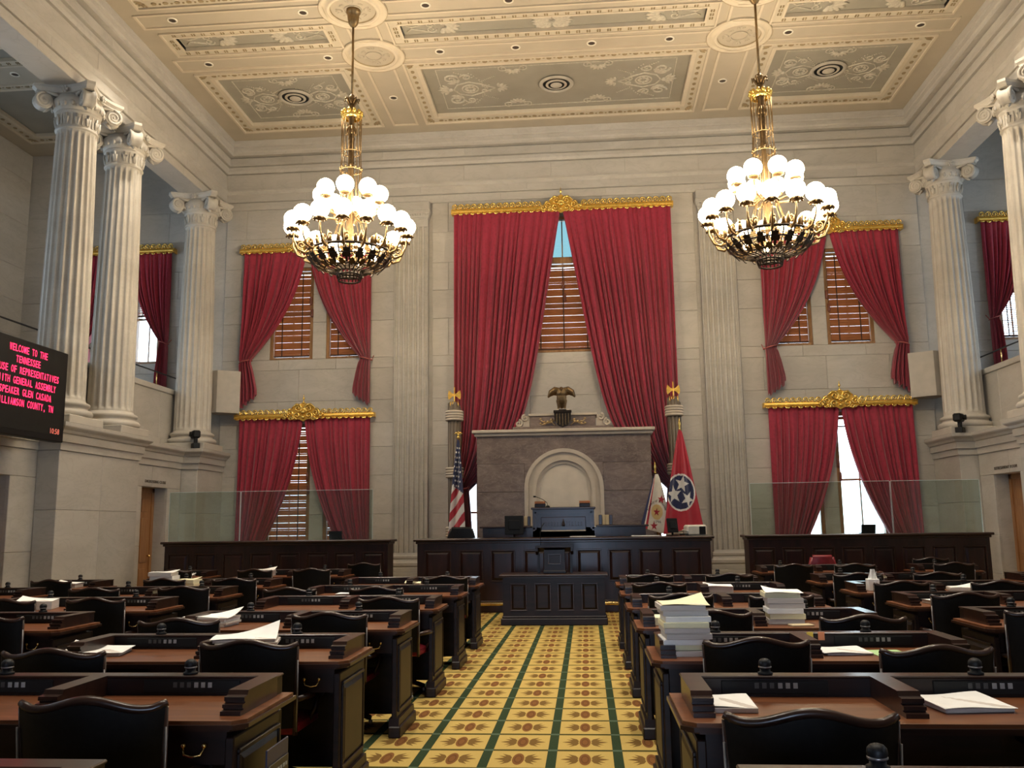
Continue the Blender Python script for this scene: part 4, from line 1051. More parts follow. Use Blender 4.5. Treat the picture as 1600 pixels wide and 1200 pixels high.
# marble reredos block with arch, upper block, shield and eagle
def reredos():
    t = thing('marble_reredos', 'brown rose marble block with pale arched niche behind the speaker', 'reredos', (-.03, 19.6, 0))
    mb = MB(); mb.box(-1.88,1.88,.02,1.4,0,3.52); obj('core', mb, MARBR, t)
    for z0, z1, xs in ((0,1.45,(-1.9,-.85,.85,1.9)),(1.45,2.30,(-1.9,-.85,.85,1.9)),(2.30,2.92,(-1.9,-.85,.85,1.9))):
        for j in (0, 2):
            if z0 > 1: 
                for xa, xb in ((xs[j], xs[j+1]),): block(t, xa, xb, 0, .05, z0, z1, MARBR)
            else: block(t, xs[j], xs[j+1], 0, .05, z0, z1, MARBR)
    # course cut round the arch: left, right spandrels
    zc, R = 2.37, .845
    for e in SIDES:
        poly = [(e*1.9, 2.92), (e*1.9, 3.52), (0, 3.52)]
        mb = MB()
        arc = [(R*math.sin(th), zc+R*math.cos(th)) for th in [PI/2*i/14 for i in range(15)]]
        arc = [(e*a, b) for a, b in arc if b >= 2.92]
        kx = math.sqrt(R*R-(2.92-zc)**2)
        poly = [(0, 3.52)]+arc+[(e*kx, 2.92), (e*1.9, 2.92), (e*1.9, 3.52)]
        mb.prism(poly, (0,0,0), (1,0,0), (0,0,1), (0,1,0), 0, .05); obj('block', mb, MARBR, t)
        poly = [(e*.85, 2.30)]+[(e*a, b) for a, b in [(R*math.sin(th), zc+R*math.cos(th)) for th in [PI/2-.83*i/8 for i in range(9)]] if b < 2.925]+[(e*kx, 2.92), (e*.85, 2.92)]
        mb = MB(); mb.prism([(e*.852, 2.37)]+[(e*R*math.sin(th), zc+R*math.cos(th)) for th in [PI/2-(PI/2-math.asin(min(1, kx/R)))*i/6 for i in range(7)]]+[(e*.852, 2.92)], (0,0,0), (1,0,0), (0,0,1), (0,1,0), 0, .05); obj('block', mb, MARBR, t)
    ar = None
    for r0, r1, d0, mat, nm in ((.78,.86,-.06,ALAB2,'arch_moulding'),(.68,.78,-.02,ALAB2,'arch_moulding'),(.60,.68,-.045,ALAB2,'arch_moulding'),(.53,.60,-.01,ALAB2,'arch_moulding')):
        mb = MB(); n = 24
        o_ = [(r1*math.cos(PI*i/n), zc+r1*math.sin(PI*i/n)) for i in range(n+1)]+[(-r1, .55)]
        i_ = [(r0*math.cos(PI*i/n), zc+r0*math.sin(PI*i/n)) for i in range(n+1)]+[(-r0, .55)]
        o_ = [(r1, .55)]+o_; i_ = [(r0, .55)]+i_
        for k in range(len(o_)-1):
            a, b, c2, d2 = o_[k], o_[k+1], i_[k+1], i_[k]
            vs = [(p[0], d0, p[1]) for p in (a,b,c2,d2)]+[(p[0], .05, p[1]) for p in (a,b,c2,d2)]
            mb.add(vs, [(0,1,2,3),(0,4,5,1),(2,6,7,3)])
        obj(nm, mb, mat, t)
    mb = MB(); poly = [(.54,.55)]+[(.54*math.cos(PI*i/24), zc+.54*math.sin(PI*i/24)) for i in range(25)]+[(-.54,.55)]
    mb.prism(poly, (0,0,0), (1,0,0), (0,0,1), (0,1,0), .015, .04); obj('niche_panel', mb, ALAB, t)
    mb = MB(); mb.box(-2.0,2.0,-.10,1.45,3.59,3.66,.012); mb.box(-1.95,1.95,-.05,1.42,3.52,3.59,.012); obj('cornice', mb, ALAB2, t)
    mb = MB(); mb.box(-1.12,1.12,.16,.95,3.66,3.74,.01); mb.box(-.73,.73,.22,.8,3.74,3.98,.008); u = obj('upper_block', mb, MARBR, t)
    mb = MB(); mb.box(-.76,.76,.19,.84,3.98,4.03,.008); mb.box(-.16,.16,.25,.6,4.03,4.13,.02); obj('upper_cap', mb, ALAB2, u)
    for e in SIDES:
        mb = MB()
        for x, z, r, sg in ((.84,3.94,.075,1),(.98,3.82,.085,-1)):
            pts = []
            for i in range(17):
                k = i/16; an = PI/2-sg*e*2*PI*1.4*k; rr_ = r*(1-.8*k); pts.append((e*x+rr_*math.cos(an), .24, z+rr_*math.sin(an)))
            mb.tube(pts, [.03*(1-.5*i/16) for i in range(17)], 6)
        mb.prism([(e*.74,3.74),(e*1.04,3.74),(e*1.05,3.84),(e*.95,3.90),(e*.88,3.98),(e*.76,4.0)], (0,0,0), (1,0,0), (0,0,1), (0,1,0), .25, .33)
        obj('scroll_bracket', mb, ALAB2, u)
    # shield
    sh = MB(); poly = [(-.19,.36),(-.10,.36),(-.08,.40),(.08,.40),(.10,.36),(.19,.36),(.18,.18),(.12,.06),(0,0),(-.12,.06),(-.18,.18)]
    sh.prism(poly, (0,0,3.71), (1,0,0), (0,0,1), (0,1,0), .12, .22); sd_ = obj('shield', sh, IRON, t)
    for i in range(5):
        x = -.13+.065*i; z0 = .02+abs(x)*.55
        m2 = MB(); m2.box(x-.013, x+.013, .108, .125, 3.71+z0, 3.71+.31, .004); obj('shield_stripe', m2, BRONZE, sd_)
    m2 = MB(); m2.box(-.2,.2,.10,.22,4.03,4.09,.008); obj('shield_top', m2, IRON, sd_)
    m2 = MB(); rr = random.Random(9)
    for e in SIDES:
        for q in range(2):
            pts = [(e*(.17+.08*i), .18, 3.76+.06*q+.05*math.sin(i*1.3+q)+.018*i) for i in range(5)]
            m2.tube(pts, .012, 5)
            for p in pts[1:]: m2.sphere((p[0], p[1]-.01, p[2]+.02), .026, 5, 4, (1.3,.6,.8))
    obj('laurel_sprays', m2, BRONZEL, sd_)
    return t
reredos()
def eagle():
    mb = MB(); E = lambda c, r, sc: mb.sphere(c, r, 12, 8, sc)
    E((0,0,.26), .13, (.95,.85,1.35)); E((0,-.02,.36), .12, (1.05,.85,.9)); E((0,-.05,.45), .055, (1,1.2,1)); mb.tube([(0,-.09,.45),(0,-.14,.43),(0,-.15,.405)], [.03,.02,.006], 6)
    for e in SIDES:
        mb.tube([(e*.03,0,.41),(e*.16,0,.435),(e*.26,.0,.38),(e*.33,.0,.27)], [.075,.085,.07,.02], 8)
        mb.tube([(e*.06,.03,.36),(e*.20,.03,.38),(e*.30,.02,.30)], [.06,.06,.02], 8)
        mb.tube([(e*.065,0,.20),(e*.07,-.01,.09),(e*.075,-.01,.02)], [.075,.045,.03], 8)
        for a in (-.03,0,.03): mb.tube([(e*.075+a*.6,-.01,.025),(e*.078+a,-.07,.012)], [.016,.008], 5)
    mb.tube([(0,.06,.22),(0,.10,.10),(0,.12,.03)], [.09,.07,.03], 8)
    o = obj('eagle_statue', mb, BRONZE); o.location = (-.05, 19.95, 4.137); o.scale = (.92,.92,1.0)
    r = o.modifiers.new('remesh', 'REMESH'); r.mode = 'VOXEL'; r.voxel_size = .014; r.use_smooth_shade = True
    tag(o, 'bronze eagle statue with half spread wings atop the marble block', 'statue')
eagle()
# fasces with gilded axes
def fasces(x, lb):
    t = thing('fasces', lb, 'fasces', (x, 20.6, .0), 0, 'fasces flanking the marble block')
    for i in range(10):
        a = 2*PI*i/10
        mb = MB(); mb.tube([(.115*math.cos(a), .115*math.sin(a), .02), (.115*math.cos(a), .115*math.sin(a), 4.30+.05*(i % 3))], .042, 7); mb.sphere((.115*math.cos(a), .115*math.sin(a), 4.30+.05*(i % 3)), .042, 7, 4); obj('rod', mb, plain('fasces_marble_rod', (.125,.098,.073), .5, var=.25, scale=4, stretch=(1,1,.3)) if i == 0 and 'fasces_marble_rod' not in bpy.data.materials else bpy.data.materials['fasces_marble_rod'], t)
    for zc in (.95, 2.10, 3.05, 4.10) if False else (1.45, 2.80, 4.12):
        for k in range(4):
            mb = MB(); mb.tube([(.185*math.cos(2*PI*i/20), .185*math.sin(2*PI*i/20), zc-.09+.06*k) for i in range(20)], .033, 6, True); obj('binding_ring', mb, ALAB2, t)
    mb = MB(); mb.box(-.30,.30,-.30,.30,0,.60,.015); obj('plinth', mb, ALAB2, t)
    mb = MB(); mb.tube([(0,0,4.2),(0,0,4.80)], .016, 6)
    for e in SIDES: mb.prism([(e*.0,4.63),(e*.06,4.66),(e*.13,4.73),(e*.15,4.64),(e*.15,4.56),(e*.13,4.50),(e*.06,4.57),(0,4.60)], (0,0,0), (1,0,0), (0,0,1), (0,1,0), -.012, .012)
    obj('axe', mb, GILT, t)
    mb = MB()
    for i in range(5): mb.tube([(-.09+.045*i, -.03, 4.28), (-.09+.045*i, -.03, 4.46)], .013, 5)
    obj('spear_points', mb, GILTL, t)
fasces(-2.57, 'bundle-of-rods marble fasces with gilded axe beside the striped flag')
fasces(2.50, 'bundle-of-rods marble fasces with gilded axe behind the red flag')

# ---- flags
def star_pts(cx, cy, r, rot, sy=1.0): return [(cx+(r if i % 2 == 0 else r*.40)*math.sin(rot+i*PI/5), cy+sy*(r if i % 2 == 0 else r*.40)*math.cos(rot+i*PI/5)) for i in range(10)]
def inside(p, poly):
    x, y = p; c = False; n = len(poly)
    for i in range(n):
        x1, y1 = poly[i]; x2, y2 = poly[i-1]
        if (y1 > y) != (y2 > y) and x < (x2-x1)*(y-y1)/(y2-y1)+x1: c = not c
    return c
def cloth(mb, fx, depth, nu, nv, pick):
    """fx(v)->(x_left, x_right, z_left, z_right); pick(x,z,u,v)->material slot"""
    P = {}
    for j in range(nv+1):
        for i in range(nu+1):
            u, v = i/nu, j/nv; xl, xr, zl, zr = fx(v)
            P[i, j] = (xl+(xr-xl)*u, depth(u, v), zl+(zr-zl)*u)
    vs = [P[i, j] for j in range(nv+1) for i in range(nu+1)]
    b = len(mb.v); mb.v += vs
    for j in range(nv):
        for i in range(nu):
            a = b+j*(nu+1)+i; mb.f.append([a, a+1, a+nu+2, a+nu+1]); mb.s.append(True)
            x = sum(P[p][0] for p in ((i,j),(i+1,j),(i,j+1),(i+1,j+1)))/4; z = sum(P[p][2] for p in ((i,j),(i+1,j),(i,j+1),(i+1,j+1)))/4
            mb.m.append(pick(x, z, (i+.5)/nu, (j+.5)/nv))
def pole(t, h, kind):
    mb = MB(); mb.lathe([(.14,0),(.15,.03),(.12,.05),(.03,.07)], 16); obj('stand', mb, BRASS, t)
    mb = MB(); mb.tube([(0,0,.05),(0,0,h)], .016, 8); obj('pole', mb, BRASS if kind != 'wood' else OAK, t)
    mb = MB()
    if kind == 'eagle':
        mb.sphere((0,0,h+.02), .035, 8, 6); mb.sphere((0,0,h+.08), .03, 8, 6, (.8,.8,1.4))
        for e in SIDES: mb.tube([(0,0,h+.09),(e*.05,0,h+.12),(e*.09,0,h+.09)], [.02,.022,.006], 6)
        mb.sphere((0,-.01,h+.135), .018, 6, 5)
    else: mb.lathe([(.02,0),(.028,.02),(.012,.05),(.024,.09),(.026,.13),(.012,.20),(.002,.26)], 10, (0,0,h))
    obj('finial', mb, GILTL, t)
t = thing('striped_flag', 'red and white striped flag with starred blue canton hanging from gold pole', 'flag', (-2.24, 18.9, .55)); pole(t, 2.88, 'eagle')
mb = MB(); stars = []
for j in range(13):
    for i in range(3): stars.append((-.05+.05*i+(.02 if j % 2 else -.01)-.05*j/13, 2.68-.10*j-.01*i))
def fxu(v): return (.0-.20*v**.8-.01, .02+.13*v**.7, 2.86-2.06*v, 2.84-1.98*v)
def pku(x, z, u, v):
    lim = .47+.10*u
    if v < lim:
        for sx, sz in stars:
            if abs(x-sx) < .014 and abs(z-sz) < .018: return 1
        return 2
    return 0 if int((u*3.0+(v-lim)*10.5)+20) % 2 else 1
cloth(mb, fxu, lambda u, v: -.07-.05*math.sin(u*9+v*2)*min(1, v*3), 40, 110, pku); obj('cloth', mb, [FLRED, FLWH, FLBL], t)
mb = MB(); mb.tube([(-.0,-.03,2.86),(-.03,-.05,2.6),(-.05,-.10,2.45)], .007, 5); obj('gold_cord', mb, GILTL, t)
t = thing('tristar_flag', 'red flag with three white stars on a blue disc', 'flag', (2.43, 18.9, .55)); pole(t, 2.95, 'spear')
mb = MB(); ce = (-.04, 1.66); sp_ = [star_pts(ce[0]+.03, ce[1]+.17, .145, .25, 1.25), star_pts(ce[0]-.14, ce[1]-.04, .165, -.1, 1.2), star_pts(ce[0]+.135, ce[1]-.14, .135, .5, 1.3)]
def fxt(v): return (-.03-.40*v**.85, .03+.36*v**.9, 2.96-2.15*v, 2.93-1.95*v)
def pkt(x, z, u, v):
    e = math.hypot((x-ce[0])/.30, (z-ce[1])/.385)
    if e > 1: return 0
    if e > .90: return 1
    return 1 if any(inside((x, z), q) for q in sp_) else 2
cloth(mb, fxt, lambda u, v: -.09-(.05*math.sin(u*11+1)+.03*math.sin(u*23))*min(1, v*2)*(1-.4*v), 90, 150, pkt); obj('cloth', mb, [FLRED, FLWH, FLBL], t)
t = thing('house_flag', 'white flag with red stars and striped edge beside the red flag', 'flag', (1.915, 19.22, .55)); pole(t, 2.08, 'spear')
mb = MB(); st = [star_pts(.10, 1.53, .085, .2, 1.2), star_pts(-.005, 1.27, .075, .1, 1.2), star_pts(-.07, .985, .085, 0, 1.2)]
def fxh(v): return (-.02-.34*v**.95, .05+.28*v**.8, 2.06-1.1*v, 2.06-1.30*v)
def pkh(x, z, u, v):
    if u < .10: return 2
    if u < .15: return 1
    if u < .22: return 0
    if any(inside((x, z), q) for q in st): return 0
    e = math.hypot((x+.0)/.12, (z-1.27)/.16)
    return 3 if e < 1 else 1
cloth(mb, fxh, lambda u, v: -.075-.035*math.sin(u*8+.5)*min(1, v*2), 70, 110, pkh); cl = obj('cloth', mb, [FLRED, plain('flag_cream', (.80,.74,.62), .8), FLBL, plain('flag_gold_emblem', (.72,.52,.22), .8)], t)
mb = MB(); word = 'Assembly of Tennessee'
for i, ch in enumerate(word):
    if ch == ' ': continue
    a = PI*.93-i*PI*.86/(len(word)-1); me = text_mesh(ch, .075, .001)
    M = Matrix.Translation((.0+.16*math.cos(a), -.125, 1.27+.205*math.sin(a))) @ Matrix.Rotation(-(a-PI/2), 4, 'Y') @ Matrix.Rotation(PI/2, 4, 'X')
    mb.add([M @ v.co for v in me.vertices], [list(p.vertices) for p in me.polygons])
me = text_mesh('1796', .075, .001); M = Matrix.Translation((.0, -.125, 1.04)) @ Matrix.Rotation(PI/2, 4, 'X'); mb.add([M @ v.co for v in me.vertices], [list(p.vertices) for p in me.polygons])
obj('lettering', mb, BLACK, cl)

# ---- equipment on the long front desk
def monitor(x, y, z, w_, h, rz, lb, cat='monitor', tilt=-.15):
    t = thing('desk_monitor', lb, cat, (x, y, z), rz)
    mb = MB(); mb.box(-w_*.28, w_*.28, -.05, .12, 0, .015, .005); obj('foot', mb, BLACK, t)
    mb = MB(); mb.tube([(0,.05,.01),(0,.04,.12)], .02, 6); obj('neck', mb, BLACK, t)
    mb = MB(); mb.box(-w_/2, w_/2, -.015, .02, 0, h, .008); mb.box(-w_*.3, w_*.3, -.03, -.012, h*.25, h*.75, .01); mb.xf(Matrix.Translation((0,.02,.06)) @ Matrix.Rotation(tilt, 4, 'X')); s_ = obj('housing', mb, BLACK, t)
    mb = MB(); mb.box(-w_/2+.012, w_/2-.012, .0201, .022, .015, h-.015); mb.xf(Matrix.Translation((0,.02,.06)) @ Matrix.Rotation(tilt, 4, 'X')); obj('screen', mb, DGREY, s_)
monitor(-.94, 17.28, 1.352, .36, .36, .12, 'black computer seen from behind on the long desk, beside the speaker desk', 'computer')
monitor(2.08, 17.36, 1.352, .23, .27, .5, 'small black monitor on long desk before the white flag')
t = thing('printer', 'beige printer with black paper tray at the end of long desk', 'printer', (2.48, 17.40, 1.352), .1)
mb = MB(); mb.box(-.18,.20,-.14,.20,0,.20,.03); obj('body', mb, plain('beige_plastic', (.62,.57,.48), .5), t)
mb = MB(); mb.box(.05,.17,-.15,-.13,.02,.17,.006); obj('tray_slot', mb, BLACK, t)
mb = MB(); mb.box(-.30,-.16,-.16,-.02,.02,.04); mb.xf(Matrix.Rotation(.0,4,'X')); obj('paper_tray', mb, BLACK, t)
mb = MB(); mb.box(-.27,-.16,-.14,-.04,.04,.05); mb.xf(Matrix.Rotation(.25,4,'Y')); obj('paper', mb, PAPER, t)
t = thing('binder_pair', 'dark binders standing on desk wing right of the arch', 'binder', (.83, 18.55, 1.572))
for i, m in enumerate((DWOOD2, CARDB, CARDB, DWOOD2)): mb = MB(); mb.box(-.14+.07*i, -.075+.07*i, -.05, .12, 0, .20, .006); obj('spine', mb, m, t)
t = thing('binder_stack', 'single pale binder standing beside the black computer', 'binder', (-.76, 18.55, 1.572))
mb = MB(); mb.box(-.07,.0,-.05,.12,0,.19,.006); obj('cover', mb, CARDB, t); mb = MB(); mb.box(.0,.05,-.05,.12,0,.19,.006); obj('spine', mb, DWOOD2, t)
for x0, x1, y, lb in ((.12, .60, 17.15, 'long flat white document on long desk before the speaker desk'), (1.28, 1.80, 17.12, 'flat white document on long desk before the white flag')):
    o = obj('document', MB().box(x0, x1, y, y+.25, 1.352, 1.366, .002), PAPER); tag(o, lb, 'document')
def office_chair_back(x, y, lb, mat, z=.55, w_=.5):
    t = thing('clerk_chair', lb, 'chair', (x, y, z))
    mb = MB(); mb.grid(lambda u, v: ((u-.5)*w_*(1-.25*max(0, v-.6)**2*6), -.05+.10*(u-.5)**2, .45+.52*v), 12, 10); 
    mb.grid(lambda u, v: ((u-.5)*w_*(1-.25*max(0, v-.6)**2*6), .03+.10*(u-.5)**2, .45+.52*v), 12, 10)
    mb.tube([((u/12-.5)*w_*(1-.25*.16*6), -.01+.10*(u/12-.5)**2, .97) for u in range(13)], .045, 6)
    for e in SIDES: mb.tube([(e*w_/2, .015, .45), (e*w_/2*(.97), .015, .80), (e*w_/2*.76, .015, .97)], .045, 6)
    obj('backrest', mb, mat, t)
    mb = MB(); mb.box(-.24,.24,.0,.46,.40,.48,.03); obj('seat', mb, mat, t)
    mb = MB(); mb.tube([(0,.22,.10),(0,.22,.40)], .03, 8); obj('column', mb, BLACK, t)
    for i in range(5):
        a = 2*PI*i/5; mb = MB(); mb.tube([(0,.22,.10),(.27*math.cos(a),.22+.27*math.sin(a),.06)], [.03,.02], 6); mb.sphere((.27*math.cos(a),.22+.27*math.sin(a),.03), .03, 6, 5); obj('leg', mb, BLACK, t)
office_chair_back(-2.06, 18.0, 'black chair with curved back behind the long desk, below striped flag', BLACK)
office_chair_back(4.47, 16.1, 'red rounded chair back before the rail below the glaring window', REDL, 0, .42)
def laptop(x, lb):
    t = thing('laptop', lb, 'laptop', (x, 17.45, 1.352))
    mb = MB(); mb.box(-.13,.13,0,.18,0,.015,.004); obj('keyboard', mb, BLACK, t)
    mb = MB(); mb.box(-.13,.13,-.006,.006,0,.17,.003); mb.xf(Matrix.Rotation(.25,4,'X')); obj('lid', mb, BLACK, t)
laptop(-4.46, 'black open laptop on the scoreboard-side rail below curtains'); laptop(5.68, 'black open laptop silhouetted on the rail before the glaring window')

# ---- wall boxes and spot speakers at the gallery corners
for s in SIDES:
    t = thing('speaker_cabinet', 'stone-coloured speaker cabinet on front wall, '+('corner on the scoreboard side' if s < 0 else 'corner opposite the scoreboard'), 'speaker', (s*8.36, FW, 4.42), 0, 'wall speaker cabinets')
    mb = MB(); poly = [(-.42, 0), (-.42, -.52), (-.20, -.62), (.27, -.32), (.04, 0)]
    if s > 0: poly = [(-x, y) for x, y in poly]
    mb.prism(poly, (0,0,0), (1,0,0), (0,1,0), (0,0,1), 0, 1.05); obj('cabinet', mb, GREYPNT, t)
    mb = MB(); a, b = Vector(poly[2]), Vector(poly[3]); d = (b-a); nrm = Vector((d.y, -d.x)).normalized()*(1 if s < 0 else -1)
    q = [a+d*.05, b-d*.05]; mb.add([(q[0].x+nrm.x*.006, q[0].y+nrm.y*.006, .04), (q[1].x+nrm.x*.006, q[1].y+nrm.y*.006, .04), (q[1].x+nrm.x*.006, q[1].y+nrm.y*.006, 1.01), (q[0].x+nrm.x*.006, q[0].y+nrm.y*.006, 1.01)], [(0,1,2,3)]); obj('grille', mb, GREYPNT, t)
    t = thing('spot_camera', 'small black camera on the ledge at corner column, '+('scoreboard side' if s < 0 else 'opposite the scoreboard'), 'camera', (s*8.62, 20.22, 3.452), s*.9, 'ledge cameras')
    mb = MB(); mb.box(-.10,.10,-.08,.08,0,.12,.01); obj('base', mb, BLACK, t)
    mb = MB(); mb.box(-.05,.07,-.03,.03,.12,.24); obj('arm', mb, BLACK, t)
    mb = MB(); mb.box(-.17,.10,-.09,.09,.24,.42,.03); h = obj('head', mb, BLACK, t)
    mb = MB(); mb.lathe([(.05,0),(.06,.05)], 10); mb.xf(Matrix.Translation((0,-.09,.33)) @ Matrix.Rotation(PI/2,4,'X')); obj('lens', mb, DGREY, h)
# gallery hand rails
for s in SIDES:
    t = thing('gallery_railing', 'thin dark handrail with brass posts on the gallery parapet, '+('scoreboard side' if s < 0 else 'opposite the scoreboard'), 'railing', (s*9.58, 0, 4.93), 0, 'gallery railings')
    mb = MB(); mb.tube([(0, 2, .34), (0, 21.3, .34)], .018, 6); obj('handrail', mb, IRON, t)
    for y in (3.0, 5.2, 7.4, 9.6, 11.8, 12.9, 14.0, 16.2, 18.75, 20.1, 21.2):
        mb = MB(); mb.tube([(0, y, 0), (0, y, .33)], .014, 6); mb.sphere((0, y, .01), .03, 6, 4, (1,1,.4)); obj('post', mb, BRASS, t)

# ---- LED scoreboard
GL = {}
def scoreboard():
    t = thing('led_scoreboard', 'large black LED scoreboard showing a red welcome message', 'scoreboard', (-8.2, 14.20, 3.04))
    mb = MB(); mb.box(-.16, 0, -3.0, 0, 0, 1.50, .01); obj('housing', mb, BLACK, t)
    mb = MB(); mb.box(-.002, .003, -2.92, -.10, .10, 1.42); obj('display_panel', mb, DGREY, t)
    rows = ['WELCOME TO THE', 'TENNESSEE', 'HOUSE OF REPRESENTATIVES', '111TH GENERAL ASSEMBLY', 'SPEAKER GLEN CASADA', 'WILLIAMSON COUNTY, TN']
    for i, r in enumerate(rows):
        mb = MB()
        for j, chh in enumerate(r):
            if chh == ' ': continue
            if chh not in GL: GL[chh] = text_mesh(chh, .165, .001, bold=.0005)
            g = GL[chh]; xs_ = [v.co.x for v in g.vertices]; wch = max(max(xs_)-min(xs_), .02); k = min(1.0, .054/wch)
            px = (j-(len(r)-1)/2)*.0695
            mb.add([(px+v.co.x*k, v.co.y*.95, v.co.z) for v in g.vertices], [list(p.vertices) for p in g.polygons])
        o = obj('message_line', mb, LED, t); o['kind'] = 'stuff'; o.rotation_euler = (PI/2, 0, PI/2); o.location = (.006, -1.07, 1.285-.166*i)
    me = text_mesh('10:58', .125, .001); o = obj('clock_readout', me, LEDO, t); o.rotation_euler = (PI/2, 0, PI/2); o.location = (.006, -.27, .12)
    for y in (-.4, -2.5):
        mb = MB(); mb.box(-.45, -.16, y-.04, y+.04, .45, 1.0); obj('bracket', mb, STEEL, t)
scoreboard()
SPOTW = 520
# ================================================================ chandeliers
def make_chandelier(lb):
    t = thing('chandelier', lb, 'chandelier', (0,0,0), 0, 'bronze globe chandeliers')
    mb = MB(); mb.lathe([(.0,11.56),(.135,11.56),(.14,11.50),(.125,11.47),(.115,11.46),(.11,11.36),(.095,11.28),(.06,11.22),(.03,11.20),(.02,11.18)], 24, caps=False); obj('canopy', mb, MBRONZE, t)
    mb = MB(); mb.tube([(0,0,11.25),(0,0,9.55)], .024, 8); obj('suspension_rod', mb, MBRONZE, t)
    mb = MB(); mb.lathe([(.03,9.80),(.055,9.76),(.06,9.50),(.085,9.42),(.08,9.36),(.055,9.30),(.05,8.95),(.07,8.90),(.055,8.85),(.05,8.45),(.065,8.40),(.05,8.35),(.05,7.5),(.08,7.4),(.06,7.2),(.06,6.70)], 12, caps=False); obj('stem', mb, BRONZE, t)
    mb = MB()
    for i in range(8):
        a = 2*PI*i/8; mb.tube([(.06*math.cos(a), .06*math.sin(a), 9.60), (.10*math.cos(a), .10*math.sin(a), 9.70), (.14*math.cos(a), .14*math.sin(a), 9.69), (.145*math.cos(a), .145*math.sin(a), 9.65)], [.02,.028,.022,.008], 5)
    obj('leaf_crown', mb, BRONZE, t)
    mb = MB(); mb.lathe([(.15,9.30),(.19,9.31),(.205,9.34),(.19,9.37),(.175,9.40),(.16,9.36)], 24, caps=False)
    for i in range(12): a = 2*PI*i/12; mb.sphere((.185*math.cos(a), .185*math.sin(a), 9.41), .04, 6, 5, (1,1,1.2))
    obj('gilt_ring', mb, GILTL, t)
    for z, r in ((8.62,.18),(8.26,.20)):
        mb = MB(); mb.tube([(r*math.cos(2*PI*i/24), r*math.sin(2*PI*i/24), z) for i in range(24)], .010, 5, True); obj('cage_ring', mb, MBRONZE, t)
    mb = MB()
    for i in range(14): a = 2*PI*i/14; mb.sphere((.205*math.cos(a), .205*math.sin(a), 8.29), .024, 5, 4)
    obj('bead_collar', mb, MBRONZE, t)['kind'] = 'stuff'; mb = MB()
    for i in range(10): a = 2*PI*i/10; mb.tube([(.05*math.cos(a), .05*math.sin(a), 9.15), (.09*math.cos(a), .09*math.sin(a), 9.05), (.085*math.cos(a), .085*math.sin(a), 8.98)], .014, 5)
    obj('stem_leaves', mb, MBRONZE, t)['kind'] = 'stuff'
    mb = MB()
    for i in range(16):
        a = 2*PI*i/16; c, s = math.cos(a), math.sin(a)
        mb.tube([(.19*c,.19*s,9.32),(.185*c,.185*s,8.62)], .0075, 4)
        mb.tube([(.18*c,.18*s,8.62),(.20*c,.20*s,8.26),(.19*c,.19*s,7.7),(.21*c,.21*s,7.25),(.32*c,.32*s,6.90),(.50*c,.50*s,6.68)], .0065, 4)
    obj('hanging_rods', mb, MBRONZE, t)
    # lower arms with cups and globes
    am = MB(); am.tube([(.76,0,6.62),(.84,0,6.55),(.96,0,6.60),(1.04,0,6.76),(1.06,0,6.95)], [.030,.028,.024,.018,.012], 6)
    sp = [(.90+.075*(1-.8*i/14)*math.cos(-PI/2+2*PI*1.4*i/14), 0, 6.68+.075*(1-.8*i/14)*math.sin(-PI/2+2*PI*1.4*i/14)) for i in range(15)]; am.tube(sp, .014, 5)
    am.tube([(.72,0,6.66),(.74,.0,6.80),(.78,0,6.86)], [.045,.03,.006], 6)
    arm = am.mesh('arm'); arm.materials.append(MBRONZE)
    cm = MB(); cm.lathe([(.02,6.93),(.06,6.955),(.105,6.965),(.115,6.985),(.10,7.0),(.04,7.005)], 12, (1.06,0,0), caps=False)
    for i in range(8): a = 2*PI*i/8; cm.sphere((1.06+.11*math.cos(a), .11*math.sin(a), 6.962), .022, 5, 4)
    cup = cm.mesh('cup'); cup.materials.append(BRONZE)
    gm = MB(); gm.sphere((1.06,0,7.155), .168, 14, 9); globe = gm.mesh('globe'); globe.materials.append(GLOBE)
    for i in range(16):
        a = 2*PI*(i+.35)/16
        o = bpy.data.objects.new('arm', arm); COL.objects.link(o); o.parent = t; o.rotation_euler = (0,0,a)
        for me in (cup, globe): c = bpy.data.objects.new(me.name, me); COL.objects.link(c); c.parent = o
    ua = MB(); ua.tube([(.06,0,7.42),(.22,0,7.30),(.42,0,7.34),(.53,0,7.46),(.55,0,7.60)], [.022,.022,.02,.016,.012], 6); uarm = ua.mesh('upper_arm'); uarm.materials.append(MBRONZE)
    cm = MB(); cm.lathe([(.02,7.58),(.07,7.60),(.10,7.615),(.10,7.635),(.04,7.64)], 12, (.55,0,0), caps=False); ucup = cm.mesh('cup'); ucup.materials.append(BRONZE)
    gm = MB(); gm.sphere((.55,0,7.79), .165, 14, 9); ug = gm.mesh('globe'); ug.materials.append(GLOBE)
    for i in range(8):
        a = 2*PI*(i+.1)/8
        o = bpy.data.objects.new('arm', uarm); COL.objects.link(o); o.parent = t; o.rotation_euler = (0,0,a)
        for me in (ucup, ug): c = bpy.data.objects.new(me.name, me); COL.objects.link(c); c.parent = o
    # basket
    BR = [(.78,6.62),(.765,6.54),(.71,6.46),(.60,6.385),(.46,6.33),(.30,6.29),(.22,6.28)]
    mb = MB()
    for i in range(24):
        a = 2*PI*i/24; mb.tube([(r*math.cos(a), r*math.sin(a), z) for r, z in BR], .013, 5)
    for r, z, w_ in ((.78,6.62,.026),(.71,6.46,.014),(.46,6.33,.016),(.22,6.29,.02),(.75,6.65,.014)):
        mb.tube([(r*math.cos(2*PI*i/32), r*math.sin(2*PI*i/32), z) for i in range(32)], w_, 6, True)
    b = obj('basket', mb, IRON, t)
    mb = MB()
    for i in range(16): a = 2*PI*i/16; mb.tube([(.07*math.cos(a), .07*math.sin(a), 6.76), (.76*math.cos(a), .76*math.sin(a), 6.62)], .011, 5)
    obj('spokes', mb, MBRONZE, b)
    mb = MB()
